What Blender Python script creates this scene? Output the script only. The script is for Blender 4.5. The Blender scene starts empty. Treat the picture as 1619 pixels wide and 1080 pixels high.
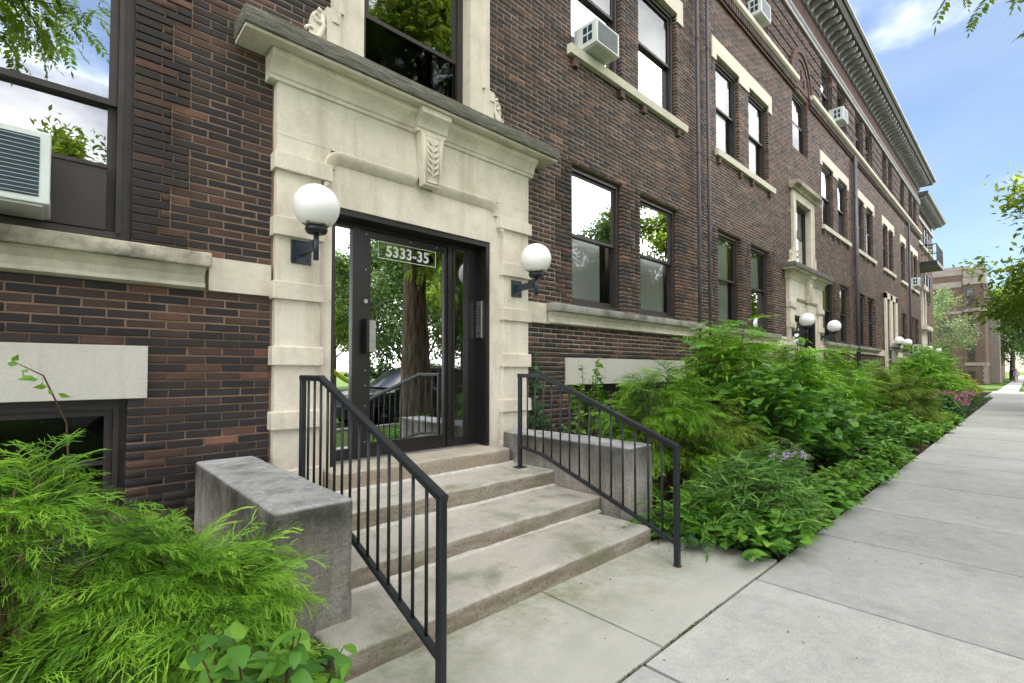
import bpy, bmesh, math, random
import numpy as np
from mathutils import Vector, Matrix, noise as mnoise
rad = math.radians
random.seed(7); RNG = np.random.default_rng(7)
S = bpy.context.scene
COL = S.collection

# ------------------------------------------------------------------ camera, sky, sun, exposure
CAMX, CAMY, CAMZ = 0.0, -4.32, 1.45
cam = bpy.data.cameras.new('camera'); camo = bpy.data.objects.new('camera', cam); COL.objects.link(camo)
S.camera = camo
cam.sensor_width = 36.0; cam.lens = 767.555 / 1619 * 36.0
cam.shift_y = 24.6 / 1619; cam.clip_start = 0.05; cam.clip_end = 2000
YAW, PIT = 0.816741, 0.027427
camo.location = (CAMX, CAMY, CAMZ)
camo.rotation_euler = (math.pi / 2 + PIT, 0, YAW - math.pi / 2)

SUN_EL, SUN_AZ = rad(52), rad(80)          # azimuth measured from +X towards +Y (behind the building)
world = bpy.data.worlds.new('World'); S.world = world; world.use_nodes = True
nt = world.node_tree; nt.nodes.clear()
def N(nt, t, loc=None, **kw):
    n = nt.nodes.new(t)
    for k, v in kw.items(): setattr(n, k, v)
    return n
wo = N(nt, 'ShaderNodeOutputWorld'); bg = N(nt, 'ShaderNodeBackground')
sky = N(nt, 'ShaderNodeTexSky'); sky.sky_type = 'NISHITA'; sky.sun_disc = False
sky.sun_elevation = SUN_EL; sky.sun_rotation = math.pi / 2 - SUN_AZ
sky.air_density = 1.0; sky.dust_density = 0.6; sky.ozone_density = 2.2; sky.altitude = 100
tc = N(nt, 'ShaderNodeTexCoord'); mp = N(nt, 'ShaderNodeMapping')
mp.inputs['Scale'].default_value = (1.0, 1.0, 2.2); mp.inputs['Location'].default_value = (-4.49, 11.67, 4.21)
nz = N(nt, 'ShaderNodeTexNoise'); nz.inputs['Scale'].default_value = 1.15; nz.inputs['Detail'].default_value = 8
nz.inputs['Roughness'].default_value = 0.52; nz.inputs['Distortion'].default_value = 0.25
cr = N(nt, 'ShaderNodeValToRGB'); cr.color_ramp.elements[0].position = 0.385; cr.color_ramp.elements[1].position = 0.575
cr.color_ramp.interpolation = 'EASE'
mx = N(nt, 'ShaderNodeMix', data_type='RGBA')
mul = N(nt, 'ShaderNodeMath', operation='MULTIPLY'); mul.inputs[1].default_value = 0.95
L = nt.links.new
L(tc.outputs['Generated'], mp.inputs['Vector']); L(mp.outputs['Vector'], nz.inputs['Vector'])
# thin high cirrus all over, under the thicker clouds
mp2 = N(nt, 'ShaderNodeMapping'); mp2.inputs['Scale'].default_value = (1.0, 1.0, 3.5); mp2.inputs['Rotation'].default_value = (0.25, 0.1, 0.6)
nz2 = N(nt, 'ShaderNodeTexNoise'); nz2.inputs['Scale'].default_value = 1.7; nz2.inputs['Detail'].default_value = 6; nz2.inputs['Roughness'].default_value = 0.5; nz2.inputs['Distortion'].default_value = 0.6
cr2 = N(nt, 'ShaderNodeValToRGB'); cr2.color_ramp.elements[0].position = 0.30; cr2.color_ramp.elements[1].position = 0.75; cr2.color_ramp.elements[1].color = (0.22, 0.22, 0.22, 1)
L(tc.outputs['Generated'], mp2.inputs['Vector']); L(mp2.outputs['Vector'], nz2.inputs['Vector']); L(nz2.outputs['Fac'], cr2.inputs['Fac'])
mx2 = N(nt, 'ShaderNodeMix', data_type='RGBA'); mx2.inputs['B'].default_value = (6.2, 6.4, 7.2, 1); L(cr2.outputs['Color'], mx2.inputs['Factor'])
hs = N(nt, 'ShaderNodeMix', data_type='RGBA', blend_type='MULTIPLY'); hs.inputs['Factor'].default_value = 1.0; hs.inputs['B'].default_value = (0.76, 0.79, 0.79, 1)
L(sky.outputs['Color'], hs.inputs['A']); L(hs.outputs['Result'], mx2.inputs['A'])
L(nz.outputs['Fac'], cr.inputs['Fac']); L(cr.outputs['Color'], mul.inputs[0]); L(mul.outputs[0], mx.inputs['Factor'])
L(mx2.outputs['Result'], mx.inputs['A']); mx.inputs['B'].default_value = (25.6, 24.8, 24.2, 1)
L(mx.outputs['Result'], bg.inputs['Color']); bg.inputs['Strength'].default_value = 0.05
L(bg.outputs['Background'], wo.inputs['Surface'])

sunl = bpy.data.lights.new('sun', 'SUN'); suno = bpy.data.objects.new('sun', sunl); COL.objects.link(suno)
sunl.energy = 2.1; sunl.angle = rad(0.6); sunl.color = (1.0, 0.95, 0.86)
sd = Vector((math.cos(SUN_EL) * math.cos(SUN_AZ), math.cos(SUN_EL) * math.sin(SUN_AZ), math.sin(SUN_EL)))
suno.rotation_euler = (-sd).to_track_quat('-Z', 'Y').to_euler()
suno.location = (30, 10, 40)
S.view_settings.view_transform = 'Standard'; S.view_settings.look = 'None'
S.view_settings.exposure = 2.38; S.view_settings.gamma = 1.0
S.cycles.max_bounces = 4; S.cycles.diffuse_bounces = 2; S.cycles.glossy_bounces = 3
S.cycles.transparent_max_bounces = 5; S.cycles.caustics_reflective = False; S.cycles.caustics_refractive = False
S.cycles.sample_clamp_indirect = 6

# ------------------------------------------------------------------ helpers
def tag(o, label=None, cat=None, group=None, kind=None):
    if label: o['label'] = label
    if cat: o['category'] = cat
    if group: o['group'] = group
    if kind: o['kind'] = kind
    return o
def empty(name, loc=(0, 0, 0), rz=0, parent=None):
    o = bpy.data.objects.new(name, None); COL.objects.link(o); o.location = loc; o.rotation_euler = (0, 0, rz)
    o.empty_display_size = 0.1
    if parent: o.parent = parent
    return o
def link(name, me, mat=None, parent=None, loc=None, smooth=False):
    o = bpy.data.objects.new(name, me); COL.objects.link(o)
    if mat is not None and len(me.materials) == 0: me.materials.append(mat)
    if parent is not None: o.parent = parent
    if loc is not None: o.location = loc
    if smooth:
        me.polygons.foreach_set('use_smooth', [True] * len(me.polygons))
    return o
class MB:
    """collects simple solids; build() makes ONE mesh object"""
    def __init__(s): s.v = []; s.f = []
    def add(s, vs, fs):
        n = len(s.v); s.v += [tuple(p) for p in vs]; s.f += [tuple(i + n for i in f) for f in fs]; return s
    def box(s, x0, x1, y0, y1, z0, z1):
        return s.add([(x0,y0,z0),(x1,y0,z0),(x1,y1,z0),(x0,y1,z0),(x0,y0,z1),(x1,y0,z1),(x1,y1,z1),(x0,y1,z1)],
                     [(0,3,2,1),(4,5,6,7),(0,1,5,4),(1,2,6,5),(2,3,7,6),(3,0,4,7)])
    def sheet(s, x0, x1, y, z0, z1):
        return s.add([(x0,y,z0),(x1,y,z0),(x1,y,z1),(x0,y,z1)], [(0,1,2,3)])
    def cbox(s, x0, x1, y0, y1, z0, z1, c=0.01):
        """box with all edges chamfered"""
        bm = bmesh.new(); bmesh.ops.create_cube(bm, size=1)
        for v in bm.verts:
            v.co.x = x0 if v.co.x < 0 else x1; v.co.y = y0 if v.co.y < 0 else y1; v.co.z = z0 if v.co.z < 0 else z1
        bmesh.ops.bevel(bm, geom=list(bm.edges), offset=c, segments=2, affect='EDGES', profile=0.5)
        bm.verts.index_update()
        s.add([v.co[:] for v in bm.verts], [[v.index for v in f.verts] for f in bm.faces]); bm.free(); return s
    def prism(s, poly, axis, a0, a1):
        """poly: list of 2d points; axis 'x': poly is (y,z); 'y': (x,z); 'z': (x,y)"""
        def P(p, a): return {'x': (a, p[0], p[1]), 'y': (p[0], a, p[1]), 'z': (p[0], p[1], a)}[axis]
        n = len(poly)
        vs = [P(p, a0) for p in poly] + [P(p, a1) for p in poly]
        fs = [tuple(range(n)), tuple(range(2*n-1, n-1, -1))] + [(i, i+n, (i+1) % n + n, (i+1) % n) for i in range(n)]
        return s.add(vs, fs)
    def tube(s, pts, r, k=8, caps=True):
        pts = [Vector(p) for p in pts]; rs = r if isinstance(r, (list, tuple)) else [r] * len(pts)
        vs = []; up = None
        for i, p in enumerate(pts):
            t = (pts[min(i+1, len(pts)-1)] - pts[max(i-1, 0)]).normalized()
            if up is None: up = Vector((0,0,1)) if abs(t.z) < 0.9 else Vector((1,0,0))
            a = t.cross(up).normalized(); b = a.cross(t).normalized(); up = b
            for j in range(k):
                q = 2 * math.pi * (j + 0.5) / k
                vs.append(p + (a * math.cos(q) + b * math.sin(q)) * rs[i])
        fs = [(i*k+j, i*k+(j+1) % k, (i+1)*k+(j+1) % k, (i+1)*k+j) for i in range(len(pts)-1) for j in range(k)]
        if caps: fs += [tuple(range(k-1, -1, -1)), tuple(range((len(pts)-1)*k, len(pts)*k))]
        return s.add(vs, fs)
    def lathe(s, prof, k=24, c=(0,0,0), axis='z'):
        vs = []; n = len(prof)
        for r, h in prof:
            for j in range(k):
                q = 2*math.pi*j/k; a, b = r*math.cos(q), r*math.sin(q)
                vs.append({'z': (c[0]+a, c[1]+b, c[2]+h), 'y': (c[0]+a, c[1]+h, c[2]+b), 'x': (c[0]+h, c[1]+a, c[2]+b)}[axis])
        fs = [(i*k+j, i*k+(j+1) % k, (i+1)*k+(j+1) % k, (i+1)*k+j) for i in range(n-1) for j in range(k)]
        fs += [tuple(range(k-1, -1, -1)), tuple(range((n-1)*k, n*k))]
        return s.add(vs, fs)
    def sphere(s, c, r, k=24, m=14):
        prof = [(max(1e-4, r*math.sin(math.pi*i/m)), -r*math.cos(math.pi*i/m)) for i in range(m+1)]
        return s.lathe(prof, k, c)
    def mesh(s, name, recalc=True):
        me = bpy.data.meshes.new(name); me.from_pydata(s.v, [], s.f)
        if recalc:
            bm = bmesh.new(); bm.from_mesh(me); bmesh.ops.recalc_face_normals(bm, faces=bm.faces); bm.to_mesh(me); bm.free()
        me.update(); return me
    def build(s, name, mat, parent=None, smooth=False, loc=None, recalc=True):
        return link(name, s.mesh(name, recalc), mat, parent, loc, smooth)
def autosmooth(o, ang=35):
    me = o.data; me.polygons.foreach_set('use_smooth', [True]*len(me.polygons))
    bm = bmesh.new(); bm.from_mesh(me)
    for e in bm.edges:
        if len(e.link_faces) == 2 and e.calc_face_angle(0) > rad(ang): e.smooth = False
    bm.to_mesh(me); bm.free(); return o
def rough_box(name, x0, x1, y0, y1, z0, z1, cell=0.05, amp=0.006, bev=0.012, seed=0, mat=None, parent=None, wear=0.0):
    """stone block: chamfered, subdivided and slightly uneven, worn edge at the front top"""
    nx, ny, nz_ = [max(1, min(60, int(d / cell))) for d in (x1-x0, y1-y0, z1-z0)]
    bm = bmesh.new(); bmesh.ops.create_cube(bm, size=1)
    for v in bm.verts:
        v.co.x = x0 if v.co.x < 0 else x1; v.co.y = y0 if v.co.y < 0 else y1; v.co.z = z0 if v.co.z < 0 else z1
    bmesh.ops.bevel(bm, geom=list(bm.edges), offset=bev, segments=2, affect='EDGES', profile=0.5)
    for ax, n, lo, hi in (('x', nx, x0, x1), ('y', ny, y0, y1), ('z', nz_, z0, z1)):
        for i in range(1, n):
            c = lo + (hi-lo)*i/n
            no = Vector((ax == 'x', ax == 'y', ax == 'z'))
            bmesh.ops.bisect_plane(bm, geom=bm.verts[:]+bm.edges[:]+bm.faces[:], plane_co=no*c, plane_no=no)
    bm.normal_update()
    for v in bm.verts:
        p = v.co + Vector((seed*3.7, seed*1.3, 0))
        d = mnoise.noise(p*2.3)*0.5 + mnoise.noise(p*7.0)*0.3 + mnoise.noise(p*19)*0.2
        nrm = v.normal
        v.co += nrm * d * amp
        if wear:
            e = max(0, 1 - (v.co.y - y0)/0.05) * max(0, 1 - (z1 - v.co.z)/0.04)
            v.co.z -= e * wear * (0.5 + 0.9*mnoise.noise(Vector((v.co.x*3.1+seed, 0, 0))))
    me = bpy.data.meshes.new(name); bm.to_mesh(me); bm.free()
    return link(name, me, mat, parent, smooth=True)

# ------------------------------------------------------------------ materials
MATS = {}
def newmat(name, rough=0.8, spec=0.3, metal=0.0):
    m = bpy.data.materials.new(name); m.use_nodes = True
    b = m.node_tree.nodes['Principled BSDF']; b.inputs['Roughness'].default_value = rough
    b.inputs['Specular IOR Level'].default_value = spec; b.inputs['Metallic'].default_value = metal
    MATS[name] = m; return m, m.node_tree, b
def ramp(nt, fac, stops, interp='LINEAR'):
    r = N(nt, 'ShaderNodeValToRGB'); e = r.color_ramp.elements; r.color_ramp.interpolation = interp
    while len(e) < len(stops): e.new(0.5)
    for i, (p, c) in enumerate(stops): e[i].position = p; e[i].color = (*c, 1) if len(c) == 3 else c
    nt.links.new(fac, r.inputs['Fac']); return r.outputs['Color']
def noise(nt, scale, detail=5, rough=0.55, vec=None, dist=0.0, stretch=None):
    n = N(nt, 'ShaderNodeTexNoise'); n.inputs['Scale'].default_value = scale; n.inputs['Detail'].default_value = detail
    n.inputs['Roughness'].default_value = rough; n.inputs['Distortion'].default_value = dist
    if vec is None:
        t = N(nt, 'ShaderNodeNewGeometry'); vec = t.outputs['Position']
    if stretch:
        mp = N(nt, 'ShaderNodeMapping'); mp.inputs['Scale'].default_value = stretch
        nt.links.new(vec, mp.inputs['Vector']); vec = mp.outputs['Vector']
    nt.links.new(vec, n.inputs['Vector']); return n.outputs['Fac']
def mixc(nt, fac, a, b, mode='MIX'):
    m = N(nt, 'ShaderNodeMix', data_type='RGBA', blend_type=mode)
    for s, v in (('Factor', fac), ('A', a), ('B', b)):
        if isinstance(v, (int, float)): m.inputs[s].default_value = v
        elif isinstance(v, tuple): m.inputs[s].default_value = (*v, 1)
        else: nt.links.new(v, m.inputs[s])
    return m.outputs['Result']
def bump(nt, b, h, strength=0.3, dist=0.01):
    n = N(nt, 'ShaderNodeBump'); n.inputs['Strength'].default_value = strength; n.inputs['Distance'].default_value = dist
    nt.links.new(h, n.inputs['Height']); nt.links.new(n.outputs['Normal'], b.inputs['Normal'])
def plain(name, col, rough=0.6, spec=0.3, metal=0.0, var=0.15, vs=6.0, bs=0.0, bscale=60):
    m, nt, b = newmat(name, rough, spec, metal)
    f = noise(nt, vs, 6)
    lo = tuple(c*(1-var) for c in col); hi = tuple(min(1, c*(1+var)) for c in col)
    nt.links.new(ramp(nt, f, [(0.3, lo), (0.7, hi)]), b.inputs['Base Color'])
    if bs: bump(nt, b, noise(nt, bscale, 4), bs, 0.004)
    return m
# bricks: every brick has its own tint (attribute on the joined ones, object colour on the single ones)
def brick_mat(name, from_obj):
    m, nt, b = newmat(name, 0.72, 0.35)
    if from_obj:
        oi = N(nt, 'ShaderNodeObjectInfo'); sp = N(nt, 'ShaderNodeSeparateColor'); nt.links.new(oi.outputs['Color'], sp.inputs['Color']); t = sp.outputs['Red']
    else:
        at = N(nt, 'ShaderNodeAttribute'); at.attribute_name = 'tint'; t = at.outputs['Fac']
    c = ramp(nt, t, [(0.0, (0.019,0.0175,0.0185)), (0.30, (0.029,0.0245,0.0235)), (0.45, (0.056,0.035,0.029)), (0.68, (0.092,0.050,0.038)), (0.86, (0.13,0.066,0.047)), (1.0, (0.185,0.095,0.064))])
    f = noise(nt, 38, 6, 0.6); c = mixc(nt, 1.0, c, ramp(nt, f, [(0.3, (0.72,0.72,0.72)), (0.72, (1.3,1.25,1.22))]), 'MULTIPLY')
    g = noise(nt, 2.2, 5, 0.6); c = mixc(nt, 1.0, c, ramp(nt, g, [(0.35, (0.85,0.84,0.84)), (0.7, (1.22,1.2,1.18))]), 'MULTIPLY')
    c = mixc(nt, 1.0, c, ramp(nt, noise(nt, 1.0, 6, 0.6, stretch=(2.6, 2.6, 0.45)), [(0.34, (0.70,0.69,0.70)), (0.5, (1,1,1)), (0.7, (1.16,1.14,1.12))]), 'MULTIPLY')
    nt.links.new(c, b.inputs['Base Color'])
    nt.links.new(ramp(nt, f, [(0.3, (0.55,)*3), (0.7, (0.82,)*3)]), b.inputs['Roughness'])
    bump(nt, b, noise(nt, 140, 5, 0.65), 0.5, 0.004)
    return m
M_BRICK1 = brick_mat('brick_single', True); M_BRICK = brick_mat('brick_wall', False)
m, nt, b = newmat('mortar', 0.95, 0.1); M_MORTAR = m
f = noise(nt, 3.0, 5); c = ramp(nt, f, [(0.3, (0.17,0.11,0.08)), (0.7, (0.30,0.21,0.155))])
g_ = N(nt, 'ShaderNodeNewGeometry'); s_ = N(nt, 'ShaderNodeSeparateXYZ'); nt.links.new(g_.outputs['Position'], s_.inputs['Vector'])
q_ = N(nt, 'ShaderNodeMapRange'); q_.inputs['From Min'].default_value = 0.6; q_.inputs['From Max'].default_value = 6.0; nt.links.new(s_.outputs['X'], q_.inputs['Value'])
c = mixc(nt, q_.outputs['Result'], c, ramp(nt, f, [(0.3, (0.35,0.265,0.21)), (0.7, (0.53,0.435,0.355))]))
nt.links.new(mixc(nt, 1.0, c, ramp(nt, noise(nt, 120, 4), [(0.3, (0.75,)*3), (0.7, (1.2,)*3)]), 'MULTIPLY'), b.inputs['Base Color'])
bump(nt, b, noise(nt, 200, 4), 0.5, 0.004)
def limestone(name, base, stain, streak=0.5, dark=(0.12,0.115,0.10), darkamt=0.0):
    m, nt, b = newmat(name, 0.85, 0.25)
    c = ramp(nt, noise(nt, 1.6, 6, 0.6), [(0.3, tuple(x*0.9 for x in base)), (0.7, base)])
    st = noise(nt, 1.0, 5, 0.6, stretch=(5.0, 5.0, 0.55))
    c = mixc(nt, ramp(nt, st, [(0.52, (0,0,0)), (0.78, (streak,)*3)]), c, stain)
    if darkamt:
        dk = noise(nt, 2.6, 8, 0.68)
        c = mixc(nt, ramp(nt, dk, [(0.45, (0,0,0)), (0.66, (darkamt,)*3)]), c, dark)
    c = mixc(nt, 1.0, c, ramp(nt, noise(nt, 55, 6, 0.7), [(0.3, (0.9,0.9,0.9)), (0.7, (1.06,1.06,1.06))]), 'MULTIPLY')
    c = mixc(nt, ramp(nt, noise(nt, 26, 3), [(0.735, (0,0,0)), (0.76, (0.55,)*3)]), c, (0.2,0.18,0.14))
    nt.links.new(c, b.inputs['Base Color']); bump(nt, b, noise(nt, 70, 6, 0.7), 0.22, 0.006)
    return m
M_STONE = limestone('limestone', (0.75,0.69,0.585), (0.46,0.39,0.29), 0.8, (0.33,0.29,0.21), 0.35)
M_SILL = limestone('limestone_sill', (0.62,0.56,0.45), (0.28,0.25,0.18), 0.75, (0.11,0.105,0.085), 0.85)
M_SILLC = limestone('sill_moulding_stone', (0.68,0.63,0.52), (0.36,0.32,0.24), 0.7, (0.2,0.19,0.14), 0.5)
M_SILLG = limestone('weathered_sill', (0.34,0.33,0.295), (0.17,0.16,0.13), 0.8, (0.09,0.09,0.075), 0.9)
M_LINTEL = limestone('limestone_lintel', (0.58,0.56,0.505), (0.37,0.33,0.27), 0.75)
M_TRIM2 = limestone('limestone_trim', (0.74,0.69,0.58), (0.50,0.44,0.34), 0.4)
def step_mat(name, base, brown, green, gstr, streak=0.0):
    m, nt, b = newmat(name, 0.88, 0.2)
    c = ramp(nt, noise(nt, 2.4, 8, 0.65, dist=0.6), [(0.28, tuple(x*0.72 for x in base)), (0.5, base), (0.75, tuple(x*1.15 for x in base))])
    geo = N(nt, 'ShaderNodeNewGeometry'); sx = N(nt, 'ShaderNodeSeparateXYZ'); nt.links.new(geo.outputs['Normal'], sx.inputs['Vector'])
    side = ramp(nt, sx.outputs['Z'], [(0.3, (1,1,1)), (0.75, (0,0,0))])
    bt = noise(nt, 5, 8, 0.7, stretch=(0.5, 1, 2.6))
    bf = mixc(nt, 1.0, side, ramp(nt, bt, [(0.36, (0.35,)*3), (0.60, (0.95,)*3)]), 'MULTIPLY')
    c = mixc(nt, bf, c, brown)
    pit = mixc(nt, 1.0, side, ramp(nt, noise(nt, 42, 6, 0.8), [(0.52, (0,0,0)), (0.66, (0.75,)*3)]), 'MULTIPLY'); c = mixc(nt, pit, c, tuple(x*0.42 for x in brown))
    gm = ramp(nt, noise(nt, 1.9, 7, 0.62), [(0.52, (0,0,0)), (0.68, (gstr,)*3)])
    c = mixc(nt, gm, c, green)
    if streak:
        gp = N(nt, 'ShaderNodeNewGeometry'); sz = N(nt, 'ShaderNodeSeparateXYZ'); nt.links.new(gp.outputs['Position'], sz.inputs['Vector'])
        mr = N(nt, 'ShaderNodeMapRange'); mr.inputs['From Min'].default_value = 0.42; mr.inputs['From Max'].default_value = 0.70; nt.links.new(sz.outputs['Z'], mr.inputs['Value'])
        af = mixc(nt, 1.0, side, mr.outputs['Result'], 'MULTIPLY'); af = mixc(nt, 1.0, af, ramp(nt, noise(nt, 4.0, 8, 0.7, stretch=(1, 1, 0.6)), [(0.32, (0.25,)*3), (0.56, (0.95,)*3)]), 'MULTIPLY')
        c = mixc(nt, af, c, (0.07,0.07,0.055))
    if streak: c = mixc(nt, ramp(nt, noise(nt, 1.0, 7, 0.65, stretch=(6, 6, 0.9)), [(0.46, (0,0,0)), (0.66, (streak,)*3)]), c, (0.10,0.10,0.085))
    c = mixc(nt, 1.0, c, ramp(nt, noise(nt, 90, 5, 0.75), [(0.32, (0.78,)*3), (0.68, (1.15,)*3)]), 'MULTIPLY')
    if streak:
        ck = ramp(nt, noise(nt, 7, 9, 0.7, dist=1.6), [(0.47, (1,1,1)), (0.50, (0.45,)*3), (0.53, (1,1,1))]); c = mixc(nt, 0.45, c, ck, 'MULTIPLY')
    nt.links.new(c, b.inputs['Base Color'])
    bump(nt, b, noise(nt, 26, 10, 0.8, stretch=(0.6, 1, 2.0), dist=0.5), 0.85, 0.016)
    return m
M_STEP = step_mat('step_stone', (0.54,0.51,0.445), (0.275,0.22,0.155), (0.20,0.215,0.115), 0.75)
M_THRESH = step_mat('threshold_stone', (0.50,0.45,0.37), (0.38,0.31,0.23), (0.3,0.28,0.2), 0.2)
M_CHEEK = step_mat('cheek_stone', (0.45,0.46,0.45), (0.41,0.365,0.31), (0.10,0.105,0.085), 0.40, 0.55)
# concrete paving
m, nt, b = newmat('concrete', 0.9, 0.2); M_CONC = m
oi = N(nt, 'ShaderNodeObjectInfo')
c = ramp(nt, noise(nt, 0.9, 7, 0.6), [(0.3, (0.44,0.44,0.415)), (0.7, (0.545,0.545,0.515))])
c = mixc(nt, ramp(nt, noise(nt, 2.1, 8, 0.65), [(0.55, (0,0,0)), (0.75, (0.5,)*3)]), c, (0.27,0.275,0.265))
c = mixc(nt, 1.0, c, ramp(nt, noise(nt, 85, 5, 0.9), [(0.3, (0.70,)*3), (0.7, (1.18,)*3)]), 'MULTIPLY')
c = mixc(nt, 1.0, c, ramp(nt, noise(nt, 9, 6, 0.75), [(0.35, (0.86,0.86,0.87)), (0.65, (1.06,1.06,1.05))]), 'MULTIPLY')
c = mixc(nt, ramp(nt, noise(nt, 34, 2), [(0.74, (0,0,0)), (0.77, (0.7,)*3)]), c, (0.13,0.12,0.1))
c = mixc(nt, ramp(nt, noise(nt, 5.5, 3, 0.5), [(0.70, (0,0,0)), (0.74, (0.45,)*3)]), c, (0.20,0.20,0.19))
c = mixc(nt, 1.0, c, ramp(nt, oi.outputs['Random'], [(0, (0.9,0.9,0.9)), (1, (1.08,1.08,1.07))]), 'MULTIPLY')
nt.links.new(c, b.inputs['Base Color']); bump(nt, b, noise(nt, 220, 4, 0.8), 0.35, 0.004)
m, nt, b = newmat('concrete_mossy', 0.92, 0.15); M_CONCM = m
c = ramp(nt, noise(nt, 1.1, 7, 0.6), [(0.3, (0.46,0.46,0.42)), (0.7, (0.58,0.57,0.52))])
g_ = N(nt, 'ShaderNodeNewGeometry'); s_ = N(nt, 'ShaderNodeSeparateXYZ'); nt.links.new(g_.outputs['Position'], s_.inputs['Vector'])
q_ = N(nt, 'ShaderNodeMapRange'); q_.inputs['From Min'].default_value = -2.85; q_.inputs['From Max'].default_value = -2.12; q_.inputs['To Min'].default_value = 0.12; nt.links.new(s_.outputs['Y'], q_.inputs['Value'])
gm = mixc(nt, 1.0, ramp(nt, noise(nt, 2.6, 10, 0.75), [(0.36, (0,0,0)), (0.62, (0.95,)*3)]), q_.outputs['Result'], 'MULTIPLY')
c = mixc(nt, gm, c, (0.24,0.25,0.14))
c = mixc(nt, 1.0, c, ramp(nt, noise(nt, 150, 3, 0.8), [(0.3, (0.8,)*3), (0.7, (1.14,)*3)]), 'MULTIPLY')
nt.links.new(c, b.inputs['Base Color']); bump(nt, b, noise(nt, 200, 4, 0.8), 0.4, 0.004)
# weathered wood canopy
m, nt, b = newmat('weathered_wood', 0.9, 0.15); M_WOOD = m
g = noise(nt, 1.0, 8, 0.72, stretch=(5, 22, 95), dist=0.4)
c = ramp(nt, g, [(0.36, (0.045,0.045,0.04)), (0.5, (0.15,0.145,0.125)), (0.66, (0.33,0.31,0.27))])
c = mixc(nt, ramp(nt, noise(nt, 2.0, 6), [(0.5, (0,0,0)), (0.72, (0.6,)*3)]), c, (0.12,0.13,0.085))
nt.links.new(c, b.inputs['Base Color']); bump(nt, b, g, 0.9, 0.012)
M_FRAME = plain('window_frame_paint', (0.040,0.033,0.031), 0.5, 0.4, var=0.22, vs=9, bs=0.12, bscale=40)
M_PANEL = plain('infill_panel', (0.052,0.043,0.043), 0.55, 0.35, var=0.12, vs=4)
M_DOORF = plain('door_frame_bronze', (0.013,0.011,0.0105), 0.35, 0.5, var=0.15, vs=5)
M_RAIL = plain('railing_paint', (0.011,0.014,0.018), 0.42, 0.5, var=0.3, vs=12, bs=0.15, bscale=90)
M_STEEL = plain('brushed_steel', (0.45,0.44,0.42), 0.3, 0.5, metal=0.9, var=0.15, vs=20)
M_PIPE = plain('pipe_paint', (0.060,0.058,0.070), 0.45, 0.4, var=0.2, vs=5)
M_ACW = plain('ac_casing', (0.66,0.70,0.68), 0.5, 0.35, var=0.08, vs=6)
M_ACD = plain('ac_fins', (0.018,0.045,0.065), 0.45, 0.4, var=0.2, vs=20)
M_DARK = plain('dark_interior', (0.018,0.017,0.016), 0.9, 0.1)
M_ROOM = plain('vestibule_wall', (0.16,0.15,0.13), 0.9, 0.1)
M_BLIND = plain('window_blind', (0.72,0.74,0.72), 0.9, 0.1, var=0.05, vs=2)
M_CURT = plain('curtain', (0.62,0.65,0.65), 0.9, 0.1, var=0.12, vs=3)
M_CORN = plain('cornice_metal', (0.12,0.115,0.115), 0.6, 0.35, var=0.15, vs=4)
M_CORNL = plain('cornice_pale', (0.34,0.34,0.35), 0.6, 0.35, var=0.15, vs=4)
M_FRIEZE = plain('frieze_brick', (0.125,0.078,0.068), 0.85, 0.2, var=0.18, vs=3, bs=0.3, bscale=50)
M_SCREW = plain('screw', (0.5,0.5,0.48), 0.3, 0.5, metal=0.8)
M_SOIL = plain('soil', (0.045,0.033,0.022), 0.95, 0.1, var=0.5, vs=14, bs=0.8, bscale=40)
M_ASPH = plain('asphalt', (0.055,0.055,0.057), 0.9, 0.2, var=0.2, vs=3, bs=0.4, bscale=150)
M_WHITE = plain('white_paint', (0.8,0.8,0.78), 0.6, 0.3, var=0.05)
M_BARK = None
m, nt, b = newmat('bark', 0.95, 0.1); M_BARK = m
g = noise(nt, 1.0, 7, 0.7, stretch=(16, 16, 2.2))
nt.links.new(ramp(nt, g, [(0.35, (0.03,0.023,0.017)), (0.6, (0.15,0.115,0.08)), (0.75, (0.24,0.19,0.13))]), b.inputs['Base Color'])
bump(nt, b, g, 1.0, 0.05)
M_TWIG = plain('twig', (0.10,0.065,0.04), 0.85, 0.15, var=0.3, vs=20)
m, nt, b = newmat('grass', 0.9, 0.1); M_GRASS = m
c = ramp(nt, noise(nt, 2.0, 7, 0.7), [(0.3, (0.045,0.085,0.018)), (0.7, (0.10,0.16,0.035))])
nt.links.new(c, b.inputs['Base Color']); bump(nt, b, noise(nt, 120, 5, 0.8), 0.8, 0.02)
# globe: opal plastic
m, nt, b = newmat('opal_globe', 0.32, 0.4); M_GLOBE = m
t = N(nt, 'ShaderNodeTexCoord'); sx = N(nt, 'ShaderNodeSeparateXYZ'); nt.links.new(t.outputs['Object'], sx.inputs['Vector'])
ad = N(nt, 'ShaderNodeMath', operation='ADD'); nt.links.new(sx.outputs['Z'], ad.inputs[0])
ms = N(nt, 'ShaderNodeMath', operation='MULTIPLY'); ms.inputs[1].default_value = 0.09; nt.links.new(noise(nt, 14, 6, 0.7), ms.inputs[0]); nt.links.new(ms.outputs[0], ad.inputs[1])
c = ramp(nt, ad.outputs[0], [(0.0, (0.10,0.085,0.05)), (0.02, (0.95,0.955,0.95))])
ad2 = N(nt, 'ShaderNodeMath', operation='ADD'); ad2.inputs[1].default_value = 0.112; nt.links.new(ad.outputs[0], ad2.inputs[0])
nt.links.new(ad2.outputs[0], c.node.inputs['Fac'])
nt.links.new(c, b.inputs['Base Color']); b.inputs['Subsurface Weight'].default_value = 0.5
b.inputs['Subsurface Radius'].default_value = (0.2,0.2,0.2)
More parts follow.
